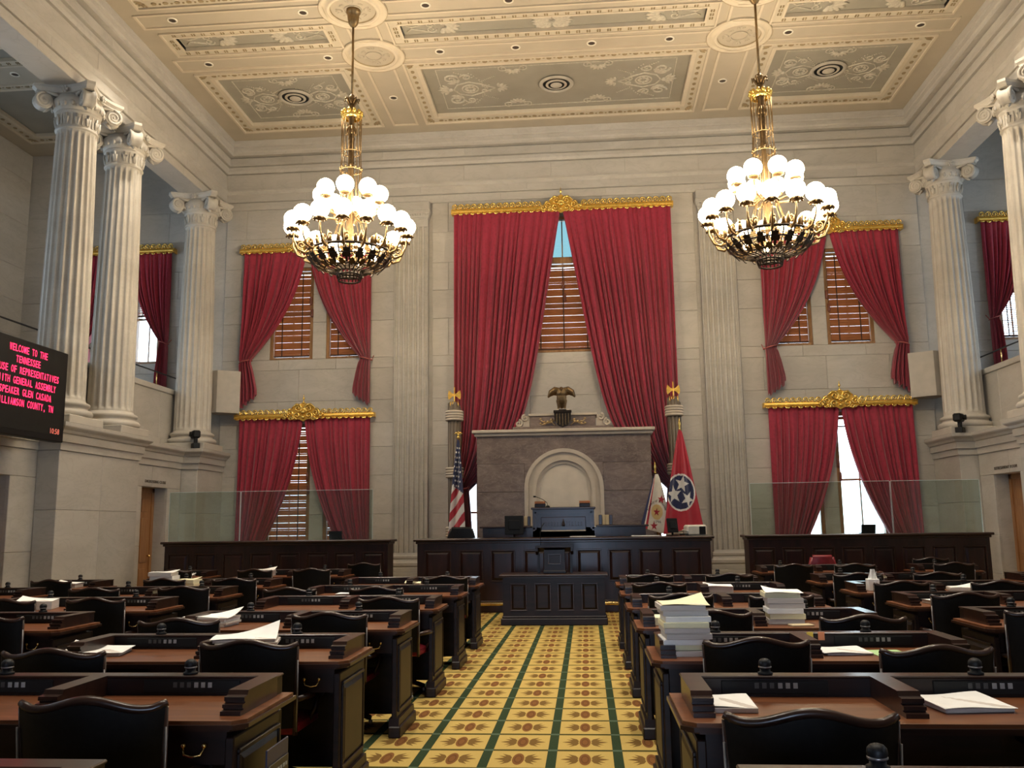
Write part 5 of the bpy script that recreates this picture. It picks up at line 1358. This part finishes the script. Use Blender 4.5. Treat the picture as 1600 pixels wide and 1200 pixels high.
    for i in range(32):
        a = 2*PI*i/32; c, s = math.cos(a), math.sin(a)
        if i % 2: mb.sphere((.775*c,.775*s,6.72), .055, 6, 5, (.6,.6,1.1)); mb.sphere((.78*c,.78*s,6.79), .03, 5, 4)
        else: mb.tube([(.775*c,.775*s,6.65),(.79*c,.79*s,6.75),(.82*c,.82*s,6.77)], [.04,.03,.012], 5)
    obj('cresting', mb, MBRONZE, b)['kind'] = 'stuff'
    fm = MB()
    def leafpoly(sc): return [(x*sc, y*sc) for x, y in ((-.03,-.16),(-.04,-.06),(-.10,-.08),(-.13,0),(-.08,.05),(-.09,.12),(-.03,.12),(0,.19),(.03,.12),(.09,.12),(.08,.05),(.13,0),(.10,-.08),(.04,-.06),(.03,-.16))]
    fm.prism(leafpoly(1.0), (.68,0,6.435), (0,.62,0), Vector((.66,0,.75)), Vector((.75,0,-.66)), -.008, .008); fl = fm.mesh('leaf_ornament'); fl.materials.append(IRON)
    fm = MB(); fm.prism(leafpoly(.72), (.52,0,6.345), (0,.7,0), Vector((.92,0,.38)), Vector((.38,0,-.92)), -.008, .008); fl2 = fm.mesh('leaf_ornament'); fl2.materials.append(BRONZE)
    for me, n, off in ((fl, 18, 0), (fl2, 18, .5)):
        for i in range(n): o = bpy.data.objects.new('leaf_ornament', me); COL.objects.link(o); o.parent = b; o.rotation_euler = (0,0,2*PI*(i+off)/n)
    mb = MB()
    for z, r in ((6.30,.22),(6.21,.225),(6.12,.20)): mb.tube([(r*math.cos(2*PI*i/24), r*math.sin(2*PI*i/24), z) for i in range(24)], .018, 6, True)
    for i in range(20):
        a = 2*PI*i/20; mb.tube([(.22*math.cos(a), .22*math.sin(a), 6.38), (.235*math.cos(a), .235*math.sin(a), 6.22), (.20*math.cos(a), .20*math.sin(a), 6.10)], .012, 5); mb.sphere((.235*math.cos(a), .235*math.sin(a), 6.395), .026, 5, 4)
    obj('bottom_collar', mb, IRON, t)
    for i in range(6):
        a = 2*PI*(i+.3)/6; mb = MB(); mb.sphere((.45*math.cos(a), .45*math.sin(a), 6.56), .05, 8, 6); obj('inner_bulb', mb, BULB, t)
    return t
ch = make_chandelier('bronze chandelier with two tiers of lit globes, nearer the scoreboard'); ch.location = (-3.84, 15.85, 0)
def rec_dup(src, dst):
    for k in list(src.children):
        c = k.copy(); COL.objects.link(c); c.parent = dst; rec_dup(k, c)
kids_src = ch
ch2 = ch.copy(); COL.objects.link(ch2); ch2.location = (3.84, 15.85, 0); ch2.rotation_euler = (0,0,.12); ch2['label'] = 'bronze chandelier with two tiers of lit globes, farther from the scoreboard'
rec_dup(ch, ch2)

# ---- round air diffusers and recessed downlights
dm = MB(); dm.lathe([(.40,0),(.36,-.03),(.33,-.035),(.31,0.0)], 32, caps=False); DR1 = dm.mesh('flange'); DR1.materials.append(plain('diffuser_metal', (.42,.38,.31), .6))
dm = MB(); dm.lathe([(.245,-.015),(.20,-.04),(.185,-.02)], 28, caps=False); dm.lathe([(.135,-.03),(.10,-.055),(0,-.06)], 24, caps=False); DR2 = dm.mesh('cone'); DR2.materials.append(DR1.materials[0])
dm = MB(); dm.lathe([(.31,.0),(.31,.004),(0,.004)], 28, caps=False); DR3 = dm.mesh('throat'); DR3.materials.append(BLACK)
for x, lb in ((0, 'round ceiling air diffuser in the wide middle ceiling panel'), (-6.15, 'round ceiling air diffuser in ceiling panel nearer the scoreboard'), (6.12, 'round ceiling air diffuser in ceiling panel opposite the scoreboard')):
    t = thing('air_diffuser', lb, 'vent', (x, 19.36, CZ+.045), 0, 'ceiling air diffusers')
    for me in (DR1, DR2, DR3): o = bpy.data.objects.new(me.name, me); COL.objects.link(o); o.parent = t
dl = MB(); dl.lathe([(.105,.0),(.10,-.014),(.075,-.014),(.07,0)], 20, caps=False); DL1 = dl.mesh('trim_ring'); DL1.materials.append(plain('white_trim', (.75,.70,.58), .5))
dl = MB(); dl.lathe([(.072,-.004),(.0,-.004)], 18, caps=False); DL2 = dl.mesh('recess'); DL2.materials.append(plain('downlight_recess', (.05,.035,.025), .5))
dl = MB(); dl.sphere((.02,0,-.010), .038, 8, 5, (1,1,.3)); DL3 = dl.mesh('lamp'); DL3.materials.append(plain('dim_lamp', (.8,.75,.65), .4))
PLX = {7.5: 'at its wall end', 4.85: 'just outside the medallion', 2.42: 'just inside the medallion', .8: 'beside its middle'}
def downlight(x, y, lb):
    t = thing('downlight', lb, 'downlight', (x, y, CZ+.004), 0, 'recessed downlights in the ceiling beams')
    for me in (DL1, DL2): o = bpy.data.objects.new(me.name, me); COL.objects.link(o); o.parent = t
for y, bn in ((17.58, 'beam with bare medallions'), (15.85, 'beam holding chandeliers')):
    for x in (7.5, 4.85, 2.42, .8):
        for s in SIDES: downlight(s*x, y, 'recessed downlight in %s, %s, %s' % (bn, PLX[x], 'scoreboard side' if s < 0 else 'opposite scoreboard'))
downlight(-3.84, 19.53, 'recessed downlight between ceiling panels near front wall, nearer the scoreboard')
downlight(3.8, 19.53, 'recessed downlight between ceiling panels near front wall, farther from scoreboard')
downlight(-11.9, 17.55, 'recessed downlight in the dark gallery ceiling above the paired columns')
# the downlights over the desks are switched on
for j, y in enumerate((12.0, 8.6, 5.0)):
    for i, x in enumerate((-4.85, -1.6, 1.58, 4.78)):
        downlight(x, y, 'lit recessed downlight over the %s rows of desks, %s' % (('front', 'middle', 'rear')[j], ('scoreboard-side block', 'scoreboard-side aisle desks', 'aisle desks opposite scoreboard', 'block opposite scoreboard')[i]))
        l = bpy.data.lights.new('downlight_beam', 'SPOT'); l.energy = SPOTW; l.color = (1, .90, .76); l.spot_size = 1.25; l.spot_blend = .6; l.shadow_soft_size = .08
        o = bpy.data.objects.new('downlight_beam', l); COL.objects.link(o); o.location = (x, y, CZ-.03)
for s in SIDES:                     # the outer downlights of the chandelier beam light the doors and rails below
    for x in (7.5, 4.85):
        l = bpy.data.lights.new('downlight_beam', 'SPOT'); l.energy = 430; l.color = (1, .90, .76); l.spot_size = 1.7; l.spot_blend = .8; l.shadow_soft_size = .08
        o = bpy.data.objects.new('downlight_beam', l); COL.objects.link(o); o.location = (s*x, 15.85, CZ-.03)
# ================================================================ members' desks
ROWS = ['eighth', 'seventh', 'sixth', 'fifth', 'fourth', 'third', 'second', 'foremost']
YB = [2.8+1.635*k for k in range(7)]+[15.15]
def make_desk(seats):
    t = thing('legislator_desk', '', 'desk')
    W = .94 if seats == 2 else .50; D = .65; SC = [-.47, .47] if seats == 2 else [0]
    # body: back panel, end panels, plinth
    mb = MB(); mb.box(-W+.05, W-.05, -.05, -.02, .06, .735); obj('modesty_panel', mb, DWOOD, t)
    for e in SIDES:
        mb = MB(); xa, xb = sorted((e*(W-.05), e*(W-.09))); mb.box(xa, xb, -D+.04, -.02, .10, .735, .006); p = obj('end_panel', mb, DWOOD, t)
        mb = MB(); y0, y1 = -D+.10, -.08
        vs = [(e*(W-.05), y0, .20), (e*(W-.05), y1, .20), (e*(W-.05), y1, .66), (e*(W-.05), y0, .66), (e*(W-.038), y0+.03, .23), (e*(W-.038), y1-.03, .23), (e*(W-.038), y1-.03, .63), (e*(W-.038), y0+.03, .63)]
        mb.add(vs, [(0,1,5,4),(1,2,6,5),(2,3,7,6),(3,0,4,7),(4,5,6,7)])
        for a, b, c, d in ((y0-.02,y1+.02,.66,.68),(y0-.02,y1+.02,.18,.20),(y0-.02,y0,.20,.66),(y1,y1+.02,.20,.66)): xa, xb = sorted((e*(W-.052), e*(W-.036))); mb.box(xa, xb, a, b, c, d, .004)
        obj('raised_field', mb, DWOOD, p)
        mb = MB(); xa, xb = sorted((e*(W-.11), e*(W-.015))); mb.box(xa, xb, -D+.01, .01, 0, .085, .008); mb.prism([(-D+.02,.085),(0,.085),(-.02,.14),(-D+.04,.14)], (e*(W-.07),0,0), (0,1,0), (0,0,1), (1,0,0), -.04, .04); obj('plinth_foot', mb, DWOOD, t)
        # drawer pedestal on the sitter's side
        xa, xb = sorted((e*(W-.09), e*(W-.36))) if seats == 2 else sorted((e*(W-.09), e*(W-.30)))
        mb = MB(); mb.box(xa, xb, -D+.06, -.06, .62, .765); dr_ = obj('drawer', mb, DWOOD, t)
        xm = (xa+xb)/2; mb = MB()
        for q in SIDES: mb.sphere((xm+q*.045, -D+.045, .70), .012, 6, 5)
        mb.tube([(xm-.045,-D+.04,.69),(xm-.035,-D+.03,.665),(xm,-D+.028,.658),(xm+.035,-D+.03,.665),(xm+.045,-D+.04,.69)], .005, 5); obj('bail_handle', mb, BRASS, dr_)
    if seats == 2: mb = MB(); mb.box(-.30,.30,-D+.06,-.06,.62,.765); mb.box(-.02,.02,-D+.10,-.04,0,.55); obj('centre_drawers', mb, DWOOD, t)
    # writing top with cut corners and moulded edge
    def top(o, z0, z1, ins=0): 
        c = .05; x, ya, yb = W+o, -D-o, o+.0
        return [(-x+c, ya), (x-c, ya), (x, ya+c), (x, yb), (-x, yb), (-x, ya+c)]
    mb = MB(); mb.prism(top(.0, 0, 0), (0,0,0), (1,0,0), (0,1,0), (0,0,1), .792, .808); obj('writing_top', mb, TOPW, t)
    mb = MB(); mb.prism(top(.012, 0, 0), (0,0,0), (1,0,0), (0,1,0), (0,0,1), .775, .7925); mb.prism(top(-.012, 0, 0), (0,0,0), (1,0,0), (0,1,0), (0,0,1), .763, .7755); obj('top_moulding', mb, DWOOD2, t)
    # raised ledges with stepped ends
    z0, z1 = .808, .90
    mb = MB(); mb.box(-W+.055, W-.055, -.09, -.004, z0, z1-.012); lg = obj('back_ledge', mb, DWOOD, t)
    mb = MB(); mb.box(-W+.05, W-.05, -.096, .004, z1-.012, z1, .004); obj('ledge_cap', mb, DWOOD2, lg)
    pr = [(-.09,z0),(-.55,z0),(-.55,z0+.018),(-.515,z0+.020),(-.515,z0+.025),(-.528,z0+.028),(-.528,z0+.042),(-.495,z0+.045),(-.495,z0+.050),(-.508,z0+.053),(-.508,z0+.070),(-.47,z0+.073),(-.46,z1),(-.09,z1)]
    for x in ([-W+.095, W-.095, 0] if seats == 2 else [-W+.095, W-.095]):
        mb = MB(); mb.prism(pr, (x,0,0), (0,1,0), (0,0,1), (1,0,0), -.045, .045); obj('stepped_ledge', mb, DWOOD2, t)
    for xc in SC:
        mb = MB(); mb.box(xc-.24, xc+.24, -.097, -.089, z0+.012, z1-.02, .003); c = obj('voting_console', mb, DGREY, t)
        mb = MB()
        for i in range(3): mb.box(xc+.015+.034*i, xc+.034+.034*i, -.101, -.096, z0+.038, z0+.062)
        obj('vote_buttons', mb, GREYB, c)
        mb = MB()
        for i in range(3): mb.box(xc-.09+.034*i, xc-.071+.034*i, -.100, -.096, z0+.038, z0+.062)
        obj('unlit_buttons', mb, plain('unlit_button', (.07,.07,.065), .5) if 'unlit_button' not in bpy.data.materials else bpy.data.materials['unlit_button'], c)
        mb = MB(); mb.lathe([(.034,z1),(.034,z1+.010),(.024,z1+.013),(.024,z1+.030)], 14, (xc-.03,-.045,0)); m = obj('microphone', mb, BLACK, t)
        mb = MB(); mb.lathe([(.028,z1+.029),(.030,z1+.031),(.030,z1+.035),(.028,z1+.037)], 14, (xc-.03,-.045,0)); obj('microphone_ring', mb, PEWTER, m)
        mb = MB(); mb.lathe([(.028,z1+.036),(.030,z1+.046),(.028,z1+.058),(.020,z1+.067),(.010,z1+.071),(0,z1+.072)], 14, (xc-.03,-.045,0), caps=False); obj('microphone_dome', mb, BLACK, m)
    return t
desk2 = make_desk(2); desk1 = make_desk(1); used = {}
def put_desk(proto, x, y, lb):
    key = proto.name
    if key not in used:
        used[key] = 1; KIDS(proto)
        for c in list(proto.children): KIDS(c)
        proto.location = (x, y, 0); proto['label'] = lb; proto['group'] = "members' desks in rows"; return proto
    return dup(proto, (x, y, 0), 0, lb, "members' desks in rows")
for c in (desk2, desk1):
    KIDS(c)
    for k in c.children: KIDS(k)
SN = {-1: 'scoreboard side', 1: 'opposite scoreboard'}
for s in SIDES:
    x1 = -1.94 if s < 0 else 1.75; x2 = -4.74 if s < 0 else 4.31; x3 = -6.78 if s < 0 else 6.38
    for k in range(7): put_desk(desk2, x1, YB[k], 'dark mahogany double desk beside the carpet aisle, %s row from rostrum, %s' % (ROWS[k], SN[s]))
    for k in range(2, 7): put_desk(desk2, x2, YB[k], 'dark mahogany double desk in middle block, %s row from rostrum, %s' % (ROWS[k], SN[s]))
    for k in (4, 5, 6): put_desk(desk1, x3, YB[k], 'dark mahogany single desk in the outer block, %s row from rostrum, %s' % (ROWS[k], SN[s]))
    put_desk(desk2, -4.42 if s < 0 else 4.05, YB[7], 'dark mahogany double desk in foremost row before the panelled rail, %s' % SN[s])
    put_desk(desk1, -6.3 if s < 0 else 6.0, YB[7], 'dark mahogany single desk in foremost row before the panelled rail, %s' % SN[s])
# memorial plaque on the aisle end of one desk
t = thing('memorial_plaque', 'dark plaque with raised lines of lettering on desk end by aisle', 'plaque', (-.962, 4.10, .42))
mb = MB(); mb.box(0, .008, -.14, .14, -.16, .23, .003); obj('backing', mb, plain('plaque_blue', (.02,.025,.06), .4), t)
mb = MB(); mb.box(.008, .014, -.13, .13, -.15, .16, .003); obj('plate', mb, plain('plaque_bronze', (.06,.06,.05), .4, .6), t)
mb = MB(); rr = random.Random(2)
for i in range(8):
    y = -.105
    while y < .09: l_ = .02+.03*rr.random(); mb.box(.014, .016, y, min(.105, y+l_), .115-.034*i, .130-.034*i); y += l_+.012
obj('raised_lines', mb, plain('plaque_letters', (.35,.35,.30), .5), t)

# ================================================================ chairs
def make_chair():
    t = thing('leather_armchair', '', 'chair')
    HW = .298
    def crest(u): return .918+.020*math.cos(1.38*PI*u)+.012*max(0, abs(u)-.85)/.15
    def lean(z): return -.24-.10*max(0, z-.45)
    mb = MB()
    def sh(off):
        def fn(u, v):
            q = 2*u-1; w_ = HW*(.93+.07*v); z = .44+(crest(q)-.012-.44)*v
            return (q*w_, lean(z)-.05*(1-q*q)+off*(1-.6*abs(q)**6), z)
        return fn
    mb.grid(sh(-.018), 20, 8); mb.grid(sh(.030), 20, 8, flip=True); obj('backrest', mb, LEATH, t)
    mb = MB(); pts = [((2*i/24-1)*HW*1.005, lean(.90)-.05*(1-(2*i/24-1)**2)+.006, crest(2*i/24-1)) for i in range(25)]
    mb.tube(pts, [.019 if 0 < i < 24 else .014 for i in range(25)], 8); obj('crest_rail', mb, DWOOD2, t)
    for e in SIDES:
        mb = MB(); mb.tube([(e*HW*.93, lean(.44), .40), (e*HW*.955, lean(.60), .60), (e*HW*.985, lean(.86)+.0, .905)], [.017,.015,.013], 6); p = obj('side_post', mb, DWOOD2, t)
        mb = MB(); mb.tube([(e*(HW*.93+.012), lean(.44)-.012, .42), (e*(HW*.955+.011), lean(.60)-.012, .60), (e*(HW*.985+.008), lean(.82)-.012, .83)], .0055, 4); obj('nickel_strip', mb, PEWTER, p)
        mb = MB(); mb.tube([(e*HW*.96, lean(.60), .60), (e*(HW+.03), -.10, .605), (e*(HW+.03), .04, .595), (e*(HW+.02), .10, .58), (e*(HW+.015), .12, .56)], [.016,.022,.026,.028,.014], 8)
        mb.tube([(e*(HW+.025), .05, .59), (e*(HW+.01), .04, .50), (e*(HW-.03), .03, .43)], [.018,.016,.018], 6); obj('arm', mb, DWOOD2, t)
    mb = MB(); mb.grid(lambda u, v: ((2*u-1)*HW*.95, -.25+.44*v, .455+.035*(1-(2*u-1)**4)*(1-(2*v-1)**4)), 10, 10); mb.box(-HW*.95, HW*.95, -.25, .19, .40, .456, .012); obj('seat', mb, REDL, t)
    mb = MB(); mb.lathe([(.09,.40),(.06,.37),(.035,.34),(.035,.16),(.05,.13),(.05,.10)], 12); obj('swivel_column', mb, IRON, t)
    for i in range(4):
        a = PI/4+i*PI/2; c, s = math.cos(a), math.sin(a)
        mb = MB(); mb.tube([(.03*c,.03*s,.13),(.16*c,.16*s,.115),(.29*c,.29*s,.065)], [.028,.025,.02], 6); l = obj('leg', mb, DWOOD2, t)
        mb = MB(); mb.sphere((.29*c,.29*s,.027), .027, 8, 6, (.7,.7,1)); mb.tube([(.29*c,.29*s,.03),(.29*c,.29*s,.07)], .008, 5); obj('caster', mb, STEEL, l)
    return t
chair0 = make_chair(); KIDS(chair0)
for k in chair0.children: KIDS(k)
cused = [0]
def put_chair(x, y, rz, lb):
    """x, y: where the top of the backrest stands"""
    ox, oy = x+.30*math.sin(-rz)*1.0, y+.30*math.cos(rz)
    if not cused[0]: cused[0] = 1; o = chair0; o.location = (ox, oy, 0); o.rotation_euler = (0,0,rz); o['label'] = lb; o['group'] = 'leather armchairs at the desks'; return o
    return dup(chair0, (ox, oy, 0), rz, lb, 'leather armchairs at the desks')
seen = {(-1,1,1,0): (-1.53,3.55,.03), (-1,1,2,1): (-2.56,4.96,.02), (-1,1,2,0): (-1.57,5.32,-.02), (-1,1,3,1): (-2.59,6.60,.1), (-1,1,3,0): (-1.57,7.0,-.03),
        (-1,1,5,1): (-2.84,9.86,0), (-1,1,5,0): (-1.88,9.90,.0), (-1,1,6,0): (-1.43,11.9,0), (-1,2,4,0): (-4.36,8.6,0),
        (1,1,1,0): (1.21,3.36,-.02), (1,1,2,0): (1.39,5.36,.02), (1,1,2,1): (2.26,5.02,.1), (1,1,3,0): (1.36,7.0,0), (1,1,3,1): (2.35,6.60,.04), (1,1,4,0): (1.30,8.66,0),
        (1,1,5,0): (1.23,10.3,0), (1,1,6,0): (1.24,11.9,0), (1,1,6,1): (2.25,11.92,0), (1,2,3,0): (3.78,7.0,-.06)}
absent = {(-1,1,1,1), (-1,1,4,1), (1,1,1,1), (-1,1,0,0), (-1,1,0,1), (1,1,0,0), (1,1,0,1), (-1,1,6,1), (1,1,5,1)}
rc = random.Random(12)
for s in SIDES:
    for blk, xc, rows in ((1, (-1.94, 1.75)[s > 0], range(1, 7)), (2, (-4.74, 4.31)[s > 0], range(2, 7)), (3, (-6.78, 6.38)[s > 0], range(4, 7))):
        for k in rows:
            for seat in ((0, 1) if blk < 3 else (0,)):
                if (s, blk, k, seat) in absent: continue
                x = xc+(0 if blk == 3 else (-s*.47 if seat == 0 else s*.47)); y = YB[k]-.65-.10-.12*rc.random(); rz = rc.uniform(-.12, .12)
                x += rc.uniform(-.06, .06)
                if (s, blk, k, seat) in seen: x, y, rz = seen[(s, blk, k, seat)]
                where = {1: 'aisle-end' if seat == 0 else 'far-end', 2: 'aisle-side' if seat == 0 else 'wall-side', 3: 'outer'}[blk]
                bl = {1: 'aisle desk', 2: 'middle desk', 3: 'single desk'}[blk]
                put_chair(x, y, rz, 'black leather armchair, %s seat of %s-row %s, %s' % (where, ROWS[k], bl, SN[s]))
    for i, (x, y, rz) in enumerate(((-3.98, 14.35, .1), (-4.9, 14.3, -.1), (-6.3, 14.4, .1)) if s < 0 else ((3.6, 14.35, .05), (4.5, 14.3, -.1), (6.0, 14.4, .0))):
        put_chair(x, y, rz, 'black leather armchair at the foremost-row desk before the rail, %s seat, %s' % (('inner', 'outer', 'single')[i], SN[s]))
put_chair(-3.62, 16.35, .05, 'empty leather armchair standing right against the scoreboard-side panelled rail')
put_chair(6.35, 16.3, -.05, 'empty leather armchair against the rail at wall end, opposite scoreboard')

# ================================================================ papers and small things on the desks
def stack(x, y, w_, d, h, lb, rz=0, z=.8085, top=PAPER, cat='papers', curl=.03, edge=PAPERE, layers=None, group=None):
    t = thing('paper_stack', lb, cat, (x, y, z), rz, group); rr = random.Random(int(x*97+y*31))
    n = layers or max(1, int(h/.045)); 
    for i in range(n):
        z0, z1 = h*i/n, h*(i+1)/n; ox, oy = rr.uniform(-.02,.02), rr.uniform(-.02,.02)
        mb = MB(); mb.box(-w_/2+ox, w_/2+ox, -d/2+oy, d/2+oy, z0+.0005, z1-.0005, .002); obj('sheaf', mb, [PAPERE, edge, PAPER, PAPERE][i % 4] if n > 2 else edge, t)
    if curl:
        mb = MB(); sx = rr.choice((-1, 1))
        def fn(u, v):
            a = max(0, (sx*(u-.5)*.8+(v-.5)*.9)-.0)/.85; return ((u-.5)*w_*1.06, (v-.5)*d*1.06, h+.003+curl*.5*a*a+.004*math.sin(u*5+v*3))
        mb.grid(fn, 12, 12); mb.grid(lambda u, v: (fn(u, v)[0], fn(u, v)[1], fn(u, v)[2]-.0022), 12, 12, flip=True); obj('top_sheet', mb, top, t)
    return t
D_ = "members' desk"
stack(-2.72, 5.74, .36, .28, .025, 'thin curled white papers on sixth-row aisle desk, scoreboard side', .2, curl=.10)
stack(-1.76, 5.78, .38, .27, .10, 'messy heap of white and yellow-edged papers, sixth-row aisle desk, scoreboard side', .25, curl=.16, edge=PAPERY, layers=5)
stack(-2.66, 7.40, .38, .26, .075, 'stack of white papers on fifth-row aisle desk, scoreboard side', -.1, curl=.12, layers=4)
stack(-1.50, 9.02, .20, .24, .006, 'single white sheet on the fourth-row aisle desk, scoreboard side', .1, curl=0, edge=PAPER)
stack(-2.30, 10.66, .40, .24, .012, 'flat white papers on the third-row aisle desk, scoreboard side', 0, curl=.02)
stack(-1.93, 12.28, .20, .22, .03, 'small yellow pad on the second-row aisle desk, scoreboard side', .1, top=PAPERY, edge=PAPERY, curl=.04)
stack(-5.2, 9.0, .34, .28, .085, 'folded papers heaped on fourth-row middle desk, scoreboard side', .3, curl=.08)
stack(-4.95, 7.36, .22, .22, .05, 'crumpled white papers on fifth-row middle desk, scoreboard side', .5, curl=.12)
stack(-4.50, 10.68, .34, .26, .03, 'thin yellowish papers on third-row middle desk, scoreboard side', 0, top=PAPERY, curl=.05)
stack(-5.43, 12.28, .32, .26, .20, 'tall white paper pile on second-row middle desk, scoreboard side', .05, curl=.05)
stack(-5.06, 12.28, .22, .26, .10, 'low yellow paper pile on second-row middle desk, scoreboard side', -.05, top=PAPERY, edge=PAPERY, curl=.05)
stack(-4.95, 14.90, .34, .26, .10, 'curled white papers on foremost-row desk, scoreboard side', .1, curl=.08)
stack(-6.82, 12.28, .32, .26, .06, 'curled white papers on second-row single desk, scoreboard side', .1, curl=.08)
stack(-6.35, 14.90, .32, .24, .02, 'flat white papers on foremost-row single desk, scoreboard side', 0, curl=.04)
stack(1.02, 5.74, .27, .30, .30, 'tallest stack of white and yellow papers, on sixth-row aisle desk', .04, top=PAPERY, curl=.09, layers=9, edge=PAPERY)
stack(.99, 7.40, .16, .26, .06, 'small cream paper stack on fifth-row aisle desk, opposite scoreboard', 0, top=PAPERY, curl=0, edge=PAPERY)
stack(1.97, 7.42, .27, .28, .24, 'tall mixed paper stack wrapped partly in plastic, fifth-row aisle desk', -.06, top=PAPER, curl=.07, layers=6, edge=PAPERY)
stack(2.05, 7.20, .17, .10, .014, 'flat yellow note pad beside tall mixed paper stack, fifth row', .2, top=PAPERY, curl=0, edge=CARDB)
stack(1.01, 4.12, .24, .27, .022, 'flat white booklet on the seventh-row aisle desk beside carpet', .0, curl=.01)
stack(2.02, 4.14, .29, .30, .020, 'open white document on seventh-row aisle desk beside the centre divider', .12, curl=.01)
stack(1.96, 5.76, .27, .26, .014, 'flat white papers on the sixth-row aisle desk, opposite scoreboard', .06, curl=.01)
stack(2.22, 5.72, .20, .26, .004, 'pale green sheet of paper on the sixth-row aisle desk', .05, curl=0, edge=GREENP)
stack(1.92, 10.66, .30, .26, .07, 'curled pinkish white papers on third-row aisle desk, opposite scoreboard', -.05, curl=.06)
stack(3.78, 9.02, .26, .26, .03, 'white papers on fourth-row middle desk, opposite scoreboard', .1, curl=.05)
stack(4.62, 10.66, .26, .26, .035, 'curled white papers on third-row middle desk, opposite scoreboard', -.2, curl=.07)
stack(4.15, 12.30, .26, .26, .05, 'cream papers on second-row middle desk, opposite scoreboard', 0, top=PAPERY, curl=.03)
t = thing('tissue_box', 'white tissue box with a tissue standing up, third-row middle desk', 'tissue box', (3.66, 10.70, .8085))
mb = MB(); mb.box(-.06,.06,-.06,.06,0,.13,.004); obj('carton', mb, PAPER, t)
mb = MB(); mb.grid(lambda u, v: ((u-.5)*.09*(1-.7*v)+.02*math.sin(u*9), .02*math.cos(u*9)*(1-v), .128+.11*v), 10, 6); obj('tissue', mb, PAPER, t)
for x, m, lb in ((1.83, plain('sticky_yellow', (.85,.62,.10), .8), 'yellow sticky note on the ledge of sixth-row aisle desk'), (1.90, plain('sticky_orange', (.80,.30,.14), .8), 'orange sticky note on the ledge of sixth-row aisle desk')):
    o = obj('sticky_note', MB().box(x-.02, x+.02, YB[2]-.101, YB[2]-.0985, .855, .905), m); tag(o, lb, 'note')
